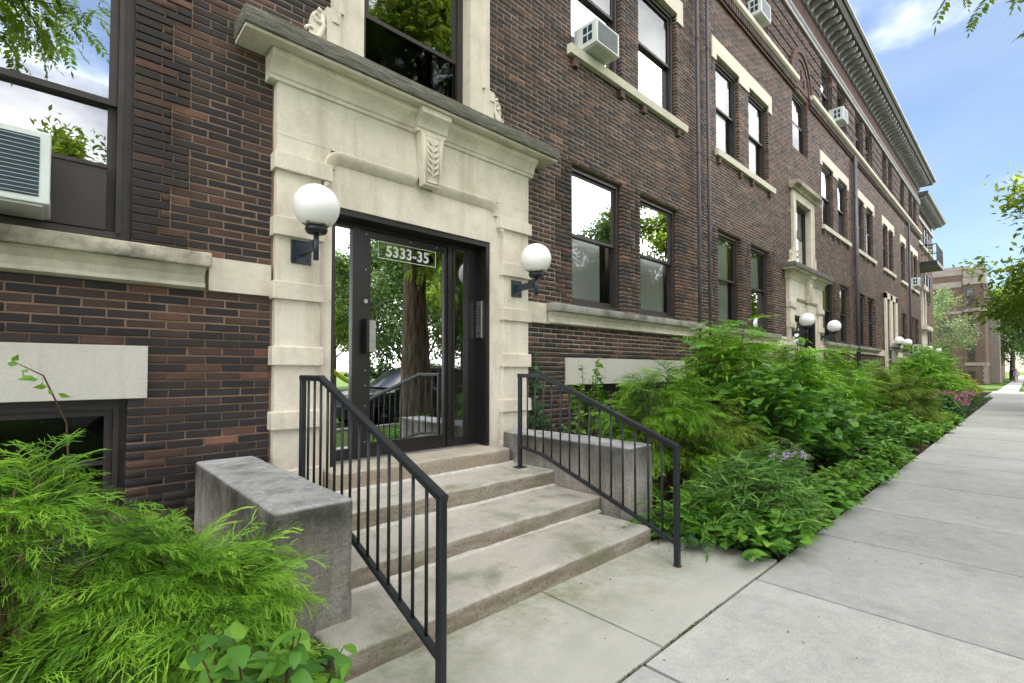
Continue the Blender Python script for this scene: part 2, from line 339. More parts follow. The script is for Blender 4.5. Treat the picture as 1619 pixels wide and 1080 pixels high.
# glass: partly mirrors, partly lets you look in
def glass(name, refl_ior, tint, bias=0.0):
    m = bpy.data.materials.new(name); m.use_nodes = True; nt = m.node_tree; nt.nodes.clear()
    o = N(nt, 'ShaderNodeOutputMaterial'); g = N(nt, 'ShaderNodeBsdfGlossy'); g.inputs['Roughness'].default_value = 0.0
    g.inputs['Color'].default_value = (0.93,0.96,1.0,1)
    t = N(nt, 'ShaderNodeBsdfTransparent'); t.inputs['Color'].default_value = (*tint, 1)
    fr = N(nt, 'ShaderNodeFresnel'); fr.inputs['IOR'].default_value = refl_ior
    bp = N(nt, 'ShaderNodeBump'); bp.inputs['Strength'].default_value = 0.018; bp.inputs['Distance'].default_value = 0.05
    nt.links.new(noise(nt, 1.3, 2), bp.inputs['Height']); nt.links.new(bp.outputs['Normal'], g.inputs['Normal'])
    mx = N(nt, 'ShaderNodeMixShader')
    ad = N(nt, 'ShaderNodeMath', operation='ADD', use_clamp=True); ad.inputs[1].default_value = bias; nt.links.new(fr.outputs['Fac'], ad.inputs[0])
    nt.links.new(ad.outputs[0], mx.inputs['Fac']); nt.links.new(t.outputs[0], mx.inputs[1]); nt.links.new(g.outputs[0], mx.inputs[2])
    nt.links.new(mx.outputs[0], o.inputs['Surface']); MATS[name] = m; return m
M_GLASSL = glass('left_window_glass', 2.4, (0.92,0.95,0.95), 0.10)
M_GLASS = glass('window_glass', 1.6, (0.97,0.985,0.98), 0.0)
M_GLASSD = glass('door_glass', 2.6, (0.8,0.83,0.83), 0.12)
M_SCREEN = glass('insect_screen', 1.35, (0.16,0.17,0.18), 0.0)
# leaves
def leafmat(name, cols, trans=0.35, rough=0.5, spec=0.35):
    m = bpy.data.materials.new(name); m.use_nodes = True; nt = m.node_tree; b = nt.nodes['Principled BSDF']
    at = N(nt, 'ShaderNodeAttribute'); at.attribute_name = 'tint'
    c = ramp(nt, at.outputs['Fac'], [(i/(len(cols)-1), x) for i, x in enumerate(cols)])
    nt.links.new(c, b.inputs['Base Color']); b.inputs['Roughness'].default_value = rough; b.inputs['Specular IOR Level'].default_value = spec
    tr = N(nt, 'ShaderNodeBsdfTranslucent'); mx = N(nt, 'ShaderNodeMixShader'); mx.inputs['Fac'].default_value = trans
    tc_ = mixc(nt, 1.0, c, (1.12,1.15,0.7), 'MULTIPLY'); nt.links.new(tc_, tr.inputs['Color'])
    o = nt.nodes['Material Output']; nt.links.new(b.outputs[0], mx.inputs[1]); nt.links.new(tr.outputs[0], mx.inputs[2]); nt.links.new(mx.outputs[0], o.inputs['Surface'])
    MATS[name] = m; return m
M_CYP = leafmat('cypress_threads', [(0.02,0.055,0.007), (0.11,0.27,0.017), (0.22,0.45,0.03), (0.38,0.62,0.07)], 0.18)
M_CYP2 = leafmat('cypress_threads_yellow', [(0.03,0.06,0.008), (0.12,0.21,0.017), (0.21,0.32,0.03), (0.32,0.44,0.05)], 0.18)
M_BROAD = leafmat('broad_leaves', [(0.045,0.14,0.028), (0.095,0.25,0.038), (0.16,0.36,0.045), (0.28,0.50,0.06)], 0.3)
M_BROADC = leafmat('cool_broad_leaves', [(0.035,0.10,0.035), (0.06,0.16,0.05), (0.10,0.23,0.055), (0.16,0.31,0.05)], 0.3)
M_SUMAC = leafmat('pinnate_leaves', [(0.06,0.17,0.025), (0.115,0.29,0.03), (0.19,0.40,0.038), (0.30,0.53,0.06)], 0.35)
M_ASTER = leafmat('aster_leaves', [(0.06,0.15,0.035), (0.115,0.26,0.055), (0.19,0.37,0.07), (0.29,0.49,0.08)], 0.3)
M_IVY = leafmat('ivy_leaves', [(0.02,0.06,0.02), (0.035,0.095,0.03), (0.06,0.14,0.035)], 0.2)
M_TREEL = leafmat('tree_leaves', [(0.08,0.14,0.02), (0.13,0.21,0.028), (0.19,0.28,0.035), (0.30,0.37,0.05)], 0.65)
M_TREED = leafmat('tree_leaves_dark', [(0.03,0.065,0.018), (0.045,0.09,0.022), (0.065,0.12,0.028), (0.09,0.15,0.03)], 0.4)
M_PALE = leafmat('pale_leaves', [(0.12,0.20,0.08), (0.18,0.27,0.12), (0.25,0.34,0.18), (0.34,0.42,0.26)], 0.35)
M_PINK = leafmat('pink_petals', [(0.35,0.10,0.20), (0.45,0.16,0.28), (0.55,0.28,0.38)], 0.3)
M_LILAC = leafmat('lilac_petals', [(0.38,0.30,0.48), (0.48,0.40,0.58), (0.6,0.52,0.66)], 0.3)
M_YEL = leafmat('yellow_leaves', [(0.25,0.30,0.02), (0.42,0.42,0.03), (0.55,0.50,0.06)], 0.35)
M_MOSS = leafmat('moss', [(0.05,0.09,0.015), (0.09,0.15,0.025), (0.13,0.2,0.03)], 0.2)
M_LITTER = leafmat('dry_litter', [(0.10,0.06,0.03), (0.18,0.11,0.055), (0.26,0.18,0.10)], 0.1)

# ------------------------------------------------------------------ array meshes (foliage, bricks)
def arr_mesh(name, V, Q, tint=None, mat=None):
    me = bpy.data.meshes.new(name); V = np.asarray(V, np.float32); Q = np.asarray(Q, np.int32)
    nq = len(Q); k = Q.shape[1]
    me.vertices.add(len(V)); me.vertices.foreach_set('co', V.ravel())
    me.loops.add(nq*k); me.loops.foreach_set('vertex_index', Q.ravel())
    me.polygons.add(nq); me.polygons.foreach_set('loop_start', np.arange(0, nq*k, k, dtype=np.int32))
    me.update(calc_edges=True)
    if tint is not None:
        a = me.attributes.new('tint', 'FLOAT', 'FACE'); a.data.foreach_set('value', np.asarray(tint, np.float32))
    if mat: me.materials.append(mat)
    return me
class Fol:
    """instances of small quad templates joined into one mesh"""
    def __init__(s): s.V = []; s.Q = []; s.T = []; s.n = 0
    def inst(s, tv, tq, R, P, sc, tint, toff=None):
        """R (k,3,3) columns = side, along, normal; P (k,3); sc (k,); tint (k,)"""
        k = len(P); sc = np.broadcast_to(np.asarray(sc, float), (k,)) if np.ndim(sc) <= 1 else sc
        W = np.einsum('kij,vj->kvi', R, tv) * sc[:, None, None] + np.asarray(P)[:, None, :]
        off = (np.arange(k) * len(tv))[:, None, None] + tq[None] + s.n
        s.V.append(W.reshape(-1, 3)); s.Q.append(off.reshape(-1, 4)); s.T.append((np.asarray(tint)[:, None] + (np.zeros(len(tq)) if toff is None else toff)[None, :]).ravel().clip(0, 1)); s.n += k*len(tv)
    def mesh(s, name, mat):
        return arr_mesh(name, np.concatenate(s.V), np.concatenate(s.Q), np.concatenate(s.T), mat)
def frames(d, n):
    d = np.asarray(d, float); n = np.asarray(n, float)
    d = d / (np.linalg.norm(d, axis=1, keepdims=True) + 1e-9)
    x = np.cross(d, n); x /= (np.linalg.norm(x, axis=1, keepdims=True) + 1e-9); z = np.cross(x, d)
    return np.stack([x, d, z], -1)
def leaf_t(w=0.5, rows=(0, .18, .42, .7, 1.0), prof=(0.04, .78, 1.0, .62, 0.03), fold=0.25, droop=0.25, lobes=0.0):
    v = []; q = []
    for i, (t, p) in enumerate(zip(rows, prof)):
        h = w*0.5*p; z = -droop*t*t; jog = lobes*(0.06 if i % 2 else -0.06)
        v += [(-h, t+jog, z + fold*h), (0, t, z), (h, t+jog, z + fold*h)]
    for i in range(len(rows)-1):
        a = i*3; q += [(a, a+1, a+4, a+3), (a+1, a+2, a+5, a+4)]
    return np.array(v, float), np.array(q, int)
LEAF = leaf_t(); LEAF_S = leaf_t(0.55, (0, .45, 1.0), (.05, 1, .03), 0.3, 0.2)
LEAF_N = leaf_t(0.115, (0, .5, 1.0), (.4, 1, .05), 0.2, 0.35)
LEAF_W = leaf_t(0.85, (0, .12, .35, .65, 1.0), (0.25, .95, 1.0, .62, 0.02), 0.22, 0.3)
LEAF_B = leaf_t(0.66, (0, .08, .2, .35, .5, .65, .8, .92, 1.0), (0.05, .5, .86, 1.0, .97, .8, .52, .22, 0.01), 0.22, 0.3, 0.35)
def ribbon(pts, w0, w1, v, q, side=(1, 0, 0)):
    pts = np.asarray(pts, float); n = len(v); sd = np.asarray(side, float)
    for i, p in enumerate(pts):
        w = (w0 + (w1-w0)*i/(len(pts)-1))*0.5
        v.append(tuple(p - sd*w)); v.append(tuple(p + sd*w))
    for i in range(len(pts)-1):
        a = n+2*i; q.append((a, a+1, a+3, a+2))
def sprig_t(seed, n=11, droop=0.35, wth=0.022):
    """one thread-leaf cypress spray, unit length along +Y, hanging towards -Z at the end"""
    r = random.Random(seed); v = []; q = []
    def P(t): return np.array([0.06*math.sin(3*t+seed), t, -droop*t*t])
    ribbon([P(t) for t in (0, .35, .7, 1.0)], wth*1.3, wth*0.6, v, q)
    for i in range(n):
        t = 0.12 + 0.8*i/n; s = 1 if i % 2 else -1
        ln = (0.50*(1-t)+0.16)*r.uniform(.7, 1.25); a = rad(r.uniform(28, 55))*s; zr = r.uniform(-.25, .3)
        p0 = P(t); d = np.array([math.sin(a), math.cos(a), zr])
        p1 = p0 + d*ln*0.5; p2 = p0 + d*ln*0.98 + np.array([0, 0.05, -0.20*ln - 0.05*r.random()])
        sd = np.array([math.cos(a), -math.sin(a), r.uniform(-.8, .8)]); sd /= np.linalg.norm(sd)
        ribbon([p0, p1, p2], wth, wth*0.55, v, q, sd)
        for k in range(2):
            u = r.uniform(.3, .8); b0 = p0 + d*ln*u; e = np.array([d[0]*.5 + r.uniform(-.7, .7), d[1], r.uniform(-.5, .2)])*ln*0.38
            ribbon([b0, b0+e], wth*.9, wth*.45, v, q, sd)
    return np.array(v), np.array(q)
SPRIGS = [sprig_t(i) for i in range(6)]
def spray_t(seed):
    r = random.Random(seed+50); v = []; q = []
    def P(t): return np.array([0.05*math.sin(4*t+seed), t-0.12*t*t, 0.10*t-0.62*t*t])
    ribbon([P(t) for t in (0, .25, .5, .75, 1.0)], .013, .006, v, q)
    for i in range(23):
        t = 0.08+0.90*i/23; s = 1 if i % 2 else -1; a = rad(r.uniform(18, 58))*s; ln = (0.30*(1-t)+0.15)*r.uniform(.7, 1.25)
        p0 = P(t); d = np.array([math.sin(a), math.cos(a)*(1-.5*t), 0.05-0.55*t+r.uniform(-.15, .2)]); g = np.array([0, 0, -1.0])
        pts = [p0, p0+d*ln*.4+g*ln*.03, p0+d*ln*.75+g*ln*.16, p0+d*ln*.95+g*ln*.42]
        sd = np.array([math.cos(a), -math.sin(a), r.uniform(-.9, .9)]); sd /= np.linalg.norm(sd)
        ribbon(pts, .0115, .0068, v, q, sd)
        for k in range(4):
            u = r.uniform(.2, .85); j = min(2, int(u*3)); b0 = pts[j]+(pts[j+1]-pts[j])*(u*3-j); e = (d*r.uniform(.4, .9)+np.array([r.uniform(-.8, .8), r.uniform(-.2, .5), r.uniform(-.9, .1)]))*ln*.40
            ribbon([b0, b0+e*.55, b0+e+g*ln*.05], .0100, .0055, v, q, sd)
    return np.array(v), np.array(q)
SPRAYS = [spray_t(i) for i in range(6)]
SPRAY_T = [np.clip(np.linalg.norm(v[q].mean(1), axis=1)*0.62-0.36, -0.38, 0.22) for v, q in SPRAYS]  # older growth darker at the base, which also paints shade into the gaps
def pinnate_t(npair=8, lw=0.09, ll=0.27, droop=0.5, seed=0):
    r = random.Random(seed); v = []; q = []
    def P(t): return np.array([0, t, -droop*t*t])
    ribbon([P(t) for t in (0, .33, .66, 1)], .016, .006, v, q)
    for i in range(npair):
        t = 0.16 + 0.8*i/npair; tap = 0.65 + 0.5*math.sin(math.pi*min(1, t*1.05))
        for s in (-1, 1):
            a = rad(62 + r.uniform(-10, 8))*s; d = np.array([math.sin(a), math.cos(a), -0.25 + r.uniform(-.15, .15)])
            p0 = P(t); Lg = ll*tap*0.8; p1 = p0 + d*Lg*.45; p2 = p0 + d*Lg + np.array([0, 0, -.12*Lg])
            sd = np.array([math.cos(a), -math.sin(a), r.uniform(-.2, .2)])
            n = len(v); w = lw*tap*.5
            v += [tuple(p0), tuple(p1 + sd*w), tuple(p2), tuple(p1 - sd*w)]; q.append((n, n+1, n+2, n+3))
    n = len(v); p = P(.97); v += [tuple(p), tuple(p+[.045, .1, -.1]), tuple(p+[0, .26, -.26]), tuple(p+[-.045, .1, -.1])]; q.append((n, n+1, n+2, n+3))
    return np.array(v), np.array(q)
PINN = [pinnate_t(8, seed=i) for i in range(4)]
PINF = [pinnate_t(13, 0.045, 0.2, 0.35, seed=9+i) for i in range(3)]
def rv(k, s=1.0): return RNG.normal(size=(k, 3))*s

# ------------------------------------------------------------------ large structure: ground, walks, street
def struct(o): o['kind'] = 'structure'; return o
GZ = -0.05
struct(MB().add([(-300,-400,GZ-0.02),(600,-400,GZ-0.02),(600,300,GZ-0.02),(-300,300,GZ-0.02)], [(0,1,2,3)]).build('ground', M_GRASS))
struct(MB().box(-6, 46, -3.02, 0.1, -0.3, -0.02).build('planting_bed_soil', M_SOIL))
# sidewalk of concrete slabs
walk = struct(MB().box(-9, 37.2, -4.36, -2.985, -0.2, -0.06).build('sidewalk', plain('joint_dirt', (0.018,0.016,0.012), 0.95, 0.05)))
JX = [-9.2, -7.78, -6.36, -4.94, -3.52, -2.10, -0.68, 0.74, 2.14, 3.57, 4.98, 6.22, 8.0, 9.95]
while JX[-1] < 36: JX.append(JX[-1] + 1.45)
JX[-1] = 37.2
for i in range(len(JX)-1):
    g = 0.0115 if i != 11 else 0.018
    o = MB().cbox(JX[i]+g, JX[i+1]-g, -4.30, -2.995, -0.12, RNG.uniform(-0.004, 0.004), 0.003).build('slab', M_CONC, walk)
apr = struct(MB().box(0.75, 4.05, -2.97, -2.1, -0.2, -0.035).build('entrance_apron', M_SOIL))
MB().cbox(0.78, 2.345, -2.972, -2.095, -0.12, 0.0, 0.006).build('slab', M_CONCM, apr)
MB().cbox(2.357, 4.05, -2.972, -2.095, -0.12, 0.002, 0.006).build('slab', M_CONCM, apr)
# side walk crossing between the buildings, farther walk, drive, street
o = struct(MB().box(37.22, 47.5, -6.9, -2.6, -0.3, -0.012).build('driveway', plain('pale_sunlit_concrete', (0.52,0.51,0.48), 0.9, 0.2, bs=0.2)))  # pale colour helps imitate the sunlit strip between the buildings
o = struct(MB().box(47.52, 200, -3.80, -2.75, -0.3, 0.0).build('far_sidewalk', M_CONC))
struct(MB().box(-200, 400, -16.5, -7.25, -0.5, -0.13).build('road', M_ASPH))
struct(MB().cbox(-200, 400, -7.24, -7.08, -0.5, 0.0, 0.02).build('kerb', M_CONC))
struct(MB().cbox(-200, 400, -16.67, -16.51, -0.5, 0.0, 0.02).build('far_kerb', M_CONC))
struct(MB().box(-200, 400, -20.4, -18.6, -0.3, -0.03).build('opposite_sidewalk', M_CONC))

# ------------------------------------------------------------------ the brick apartment building
C_ = 0.0625; PITCH = 0.238
B1 = empty('brick_apartment_building', (0, 0, 0))
tag(B1, 'long dark brown brick apartment building with limestone entrance and bracketed roof cornice', 'building')
COLS = [(-2.62,-1.38), (-0.87,0.37), (5.19,6.44), (6.93,8.20), (9.84,11.0), (11.56,12.78), (17.35,18.6), (19.2,20.4), (21.75,22.95), (23.4,24.6)]
COLS_FAR = [(31.0,32.2), (33.5,34.7), (35.0,36.2)]
F1, F2, F3, FB = (2.3125, 4.375), (6.0, 8.0), (9.625, 11.25), (0.4375, 1.25)
X0, X1 = -4.0, 37.3
HOLES = []            # openings cut through brick: (x0,x1,z0,z1)
COVER = []            # zones where stone replaces brick
WINS = []
for (a, b_) in COLS:
    for (z0, z1), fl in ((F1, 1), (F2, 2), (F3, 3)): WINS.append((a, b_, z0, z1, fl))
    if b_ < 13.5: WINS.append((a, b_, *FB, 0))
for (a, b_) in COLS_FAR:
    for (z0, z1), fl in ((F1, 1), (F2, 2), (F3, 3)): WINS.append((a, b_, z0, z1, fl))
for (a, b_) in ((26.6,27.6), (27.95,28.95)):
    for (z0, z1), fl in ((F2, 2), (F3, 3)): WINS.append((a, b_, z0, z1, fl))
WINS.append((26.75, 27.5, 2.3125, 4.625, 1)); WINS.append((28.0, 28.75, 2.8125, 4.625, 1))
PORT = [2.775, 15.39]
ARCH = []
for cx in PORT:
    WINS.append((cx-0.70, cx+0.60, 4.25, 6.125, 5))
    WINS.append((cx-0.75, cx+0.60, 7.625, 9.3125, 6)); ARCH.append(cx-0.075)
for w in WINS: HOLES.append(w[:4])
for cx in PORT: COVER.append((cx-1.485, cx+1.495, -0.1, 4.1875)); COVER.append((cx-1.0, cx+0.87, 4.1875, 6.4))
COVER.append((26.35, 29.2, 0, 4.875))
# stone band at first floor sill level, between the entrances
BANDS = [(X0, PORT[0]-1.485), (PORT[0]+1.495, PORT[1]-1.485), (PORT[1]+1.495, 26.35), (29.2, X1)]
for a, b_ in BANDS: COVER.append((a, b_, 2.0625, 2.3125))
LINT_B = [(-2.86, 0.48), (5.04, 8.39), (9.6, 12.95)]
for a, b_ in LINT_B: COVER.append((a, b_, 1.25, 1.625))
PAIRS = [(-2.62, 0.37), (5.19, 8.20), (9.84, 12.78), (17.35, 20.4), (21.75, 24.6), (26.6, 28.95), (31.0, 32.2), (33.5, 36.2)]
for a, b_ in PAIRS: COVER.append((a-0.2, b_+0.22, 8.0, 8.3125))
BELT = [(X0, PORT[0]-0.55), (PORT[0]+0.72, PORT[1]-0.55), (PORT[1]+0.72, X1)]
for a, b_ in BELT: COVER.append((a, b_, 9.4375, 9.5625))
TOPZ = 11.3125
ALLH = HOLES + COVER

def subtract(iv, cuts):
    out = [iv]
    for c0, c1 in cuts:
        nx = []
        for a, b_ in out:
            if c1 <= a or c0 >= b_: nx.append((a, b_)); continue
            if c0 > a: nx.append((a, c0))
            if c1 < b_: nx.append((c1, b_))
        out = nx
    return [i for i in out if i[1]-i[0] > 0.012]
bricks = []            # x0,x1,z,yoff,tint,deep
nrow = int(TOPZ / C_)
for r in range(0, nrow):
    z0 = r*C_; zc = z0 + C_/2
    cuts = [(h[0], h[1]) for h in ALLH if h[2]-0.02 < zc < h[3]+0.02]
    edges = [(h[0], h[1]) for h in HOLES if h[2]-0.02 < zc < h[3]+0.02 and h[2] > 2 and h[3] < 4.5]
    qa, qb = (0.225, 0.34) if (r//5) % 2 else (0.34, 0.225)
    brk = []
    for e0, e1 in edges: brk += [e0-qa, e1+qb]
    for a, b_ in subtract((X0, X1), cuts):
        segs = sorted([a, b_] + [t for t in brk if a+0.03 < t < b_-0.03])
        for s0, s1 in zip(segs[:-1], segs[1:]):
            quoin = any(abs(s1-e0) < 1e-6 and s1-s0 < 0.4 or abs(s0-e1) < 1e-6 and s1-s0 < 0.4 for e0, e1 in edges)
            off = 0.0 if r % 2 else PITCH/2
            if quoin: off = 0.06 if r % 2 else 0.14
            k = math.floor((s0-off)/PITCH); xs = [s0]
            while True:
                k += 1; x = off + k*PITCH + 0.010*math.sin(k*12.9898+r*78.233)
                if x >= s1-0.045: break
                if x > s0+0.045: xs.append(x)
            xs.append(s1)
            for p, q in zip(xs[:-1], xs[1:]):
                y = RNG.uniform(-0.003, 0.003)
                if quoin: y -= 0.010
                groove = (z0 < 1.7 and (r % 5 == 0)) or (z0 > 9.56 and r % 5 == 4)
                if groove: y = RNG.uniform(-0.002, 0.001)
                elif z0 > 9.56: y -= 0.026
                elif z0 < 1.7: y -= 0.007
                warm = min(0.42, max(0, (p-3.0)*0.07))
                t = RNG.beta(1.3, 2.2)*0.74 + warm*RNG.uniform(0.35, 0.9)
                if RNG.random() < 0.022: t = RNG.uniform(0.7, 1.0)
                deep = 0.15 if (abs(p-a) < 1e-6 or abs(q-b_) < 1e-6) else 0.05
                g = 0.0058
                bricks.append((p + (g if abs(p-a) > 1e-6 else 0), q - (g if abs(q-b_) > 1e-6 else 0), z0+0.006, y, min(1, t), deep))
# dentil bricks under the belt course
for a, b_ in BELT:
    x = a
    while x < b_-0.06:
        if x > 5: bricks.append((x, x+0.068, 9.25, -0.085, RNG.uniform(0.2, 0.6), 0.1, 0.16))
        x += 0.125
def brick_geo(x0, x1, z0, y, deep, h=C_-0.012, jit=0.0022, seed=0):
    c = 0.0035; z1 = z0+h
    v = [(x0,y+c,z0),(x1,y+c,z0),(x1,y+c,z1),(x0,y+c,z1),(x0+c,y,z0+c),(x1-c,y,z0+c),(x1-c,y,z1-c),(x0+c,y,z1-c),
         (x0,y+deep,z0),(x1,y+deep,z0),(x1,y+deep,z1),(x0,y+deep,z1)]
    q = [(4,5,6,7),(0,1,5,4),(1,2,6,5),(2,3,7,6),(3,0,4,7),(1,0,8,9),(2,1,9,10),(3,2,10,11),(0,3,11,8)]
    return v, q
BQ = np.array(brick_geo(0, 1, 0, 0, 1)[1])
camv = Vector((CAMX, CAMY, CAMZ)); fwv = Vector((math.cos(YAW), math.sin(YAW), 0)); rtv = Vector((math.sin(YAW), -math.cos(YAW), 0))
def score(bk):
    p = Vector(((bk[0]+bk[1])/2, 0, bk[2])) - camv; d = p.dot(fwv)
    if d < 0.3: return 0
    u = p.dot(rtv)/d*767.5; v = p.z/d*767.5
    if abs(u) > 815 or v > 590 or v < -500: return 0
    if bk[2] < 0.55 and bk[0] < 1.3 or bk[2] < 1.0 and bk[0] < 0.4: return 0
    return (bk[1]-bk[0]) * 4.3/p.length / d / d
order = sorted(range(len(bricks)), key=lambda i: -score(bricks[i])); single = set(order[:300])
# mortar wall behind the bricks, with openings and reveals
MH = HOLES + [(cx-1.3, cx+1.3, -0.3, 4.0) for cx in PORT]
xs = sorted(set([X0, X1] + [h[i] for h in MH for i in (0, 1)])); zs = sorted(set([-0.3, TOPZ] + [h[i] for h in MH for i in (2, 3)]))
xs = [x for x in xs if X0 <= x <= X1]
mw = MB(); YM = 0.0055
for i in range(len(xs)-1):
    for j in range(len(zs)-1):
        xc, zc = (xs[i]+xs[i+1])/2, (zs[j]+zs[j+1])/2
        if any(h[0] < xc < h[1] and h[2] < zc < h[3] for h in MH): continue
        mw.add([(xs[i],YM,zs[j]),(xs[i+1],YM,zs[j]),(xs[i+1],YM,zs[j+1]),(xs[i],YM,zs[j+1])], [(0,1,2,3)])
for (a, b_, z0, z1) in HOLES:
    e = 0.004; a, b_, z0, z1 = a-e, b_+e, z0-e, z1+e
    A, B = YM, 0.34
    mw.add([(a,A,z0),(a,B,z0),(a,B,z1),(a,A,z1)], [(0,1,2,3)]); mw.add([(b_,A,z0),(b_,B,z0),(b_,B,z1),(b_,A,z1)], [(3,2,1,0)])
    mw.add([(a,A,z0),(b_,A,z0),(b_,B,z0),(a,B,z0)], [(0,1,2,3)]); mw.add([(a,A,z1),(b_,A,z1),(b_,B,z1),(a,B,z1)], [(3,2,1,0)])
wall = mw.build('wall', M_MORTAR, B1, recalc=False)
mesh_cache = {}
V = []; T = []
for i, bk in enumerate(bricks):
    x0, x1, z0, y, t, deep = bk[:6]; h = bk[6] if len(bk) > 6 else C_-0.012
    if i in single:
        key = (round((x1-x0)*200), deep)
        if key not in mesh_cache:
            w = key[0]/200; v, q = brick_geo(-w/2, w/2, 0, 0, deep)
            me = bpy.data.meshes.new('brick'); me.from_pydata(v, [], q); me.materials.append(M_BRICK1); mesh_cache[key] = me
        o = bpy.data.objects.new('brick', mesh_cache[key]); COL.objects.link(o); o.parent = wall
        o.location = ((x0+x1)/2, y, z0); o.color = (t, t, t, 1); o.rotation_euler = (0, RNG.normal()*0.006, RNG.normal()*0.006)
    else:
        v, _ = brick_geo(x0, x1, z0, y, deep, h); V += v; T.append(t)
V = np.array(V, np.float32); nb = len(T)
V[:, 2] += np.repeat(RNG.normal(size=nb)*0.0012, 12)
Q = (BQ[None] + (np.arange(nb)*12)[:, None, None]).reshape(-1, 4)
o = link('brickwork', arr_mesh('brickwork', V, Q, np.repeat(T, len(BQ)), M_BRICK), None, B1); o['kind'] = 'stuff'
# body of the building behind the front wall
mb = MB(); mb.box(-8, 37.25, 0.95, 13, -0.2, 12.3); mb.box(-8, X0, 0.0, 0.95, -0.2, 12.3); mb.box(X0, 37.28, 0.02, 13, 12.3, 12.42)
mb.box(37.26, 37.3, 0.01, 13, -0.2, 12.3)
mb.build('rear_mass', M_DARK, B1)
for z in (2.05, 5.6, 9.3): MB().box(X0, 37.2, 0.35, 0.94, z-0.15, z).build('floor_slab', M_DARK, B1)
MB().box(X0, X1, -0.012, 0.3, 11.4625, 12.3).build('frieze', M_FRIEZE, B1)
mo = MB(); mo.prism([(0.2,11.28),(-0.07,11.28),(-0.09,11.33),(-0.05,11.36),(-0.11,11.42),(-0.11,11.4622),(0.2,11.4622)], 'x', X0, X1+0.05); mo.build('moulding', M_CORNL, B1)
mo = MB(); mo.prism([(0.02,12.42),(-0.62,12.42),(-0.70,12.52),(-0.74,12.62),(0.02,12.62)], 'x', X0-4, X1+0.35); mo.build('roof_eaves', M_CORN, B1)
MB().prism([(-0.742,12.53),(-0.80,12.56),(-0.80,12.64),(-0.742,12.64)], 'x', X0-4, X1+0.4).build('gutter', M_CORNL, B1)
MB().prism([(-0.013,12.12),(-0.06,12.14),(-0.10,12.25),(-0.013,12.27)], 'x', X0, X1+0.05).build('moulding', M_CORN, B1)
br = MB(); br.prism([(-0.02,12.415),(-0.02,12.14),(-0.10,12.13),(-0.16,12.20),(-0.30,12.26),(-0.46,12.25),(-0.55,12.31),(-0.56,12.415)], 'x', -0.055, 0.055)
brm = br.mesh('cornice_bracket'); brm.materials.append(M_CORNL)
x = 9.5
while x < 37.2:
    o = bpy.data.objects.new('cornice_bracket', brm); COL.objects.link(o); o.parent = B1; o.location = (x, 0, 0); x += 0.42

# stone bands and sills
def sill_run(a, b_, mat):
    prof = [(0.1,2.06),(-0.035,2.06),(-0.075,2.075),(-0.075,2.10),(-0.045,2.115),(-0.05,2.16),(-0.085,2.205),(-0.105,2.222),(0.1,2.222)]
    MB().prism(prof, 'x', a+0.03, b_-0.03).build('sill_moulding', M_SILLC, B1)
    rough_box('window_sill', a, b_, -0.145, 0.1, 2.2225, 2.33, 0.1, 0.006, 0.012, int(a*3), mat, B1)
SILLS = [(-3.02, 0.84), (4.65, 8.93), (9.38, 13.1), (17.05, 21.0), (21.35, 25.0), (30.8, 36.6)]
for a, b_ in BANDS:
    for s0, s1 in subtract((a, b_), SILLS): MB().box(s0+0.002, s1-0.002, -0.028, 0.1, 2.0645, 2.322).build('stone_band', M_STONE, B1)
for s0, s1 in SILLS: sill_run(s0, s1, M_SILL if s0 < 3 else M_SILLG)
for a, b_ in LINT_B: MB().cbox(a+0.003, b_-0.003, -0.022, 0.1, 1.2525, 1.6225, 0.004).build('stone_lintel', M_LINTEL, B1)
for a, b_ in PAIRS:
    l = MB(); xs_ = [c for c in COLS+COLS_FAR+[(26.6,27.6),(27.95,28.95)] if c[0] >= a-0.01 and c[1] <= b_+0.01]
    l.box(a-0.2, b_+0.22, -0.025, 0.14, 8.002, 8.31)
    eds = [a-0.2] + [e for c in xs_ for e in c] + [b_+0.22]
    for e0, e1 in zip(eds[::2], eds[1::2]): l.box(e0, e1, -0.026, 0.139, 7.86, 8.003)
    l.build('stone_lintel', M_TRIM2, B1)
    MB().prism([(0.14,5.85),(-0.07,5.86),(-0.08,5.985),(0.14,6.005)], 'x', a-0.08, b_+0.28).build('window_sill', M_TRIM2, B1)
    for e in (a+0.02, (a+b_)/2-0.35, (a+b_)/2+0.3, b_-0.05):
        MB().box(e, e+0.10, -0.055, 0.0, 5.72, 5.848).build('sill_bracket', M_FRIEZE, B1)
for a, b_ in BELT:
    MB().prism([(0.05,9.438),(-0.09,9.438),(-0.14,9.47),(-0.15,9.5625),(0.05,9.575)], 'x', a, b_).build('belt_course', M_TRIM2, B1)
    MB().prism([(0.0,9.2),(-0.05,9.2),(-0.05,9.245),(0.0,9.245)], 'x', max(a, 5), b_).build('belt_moulding', M_FRIEZE, B1)

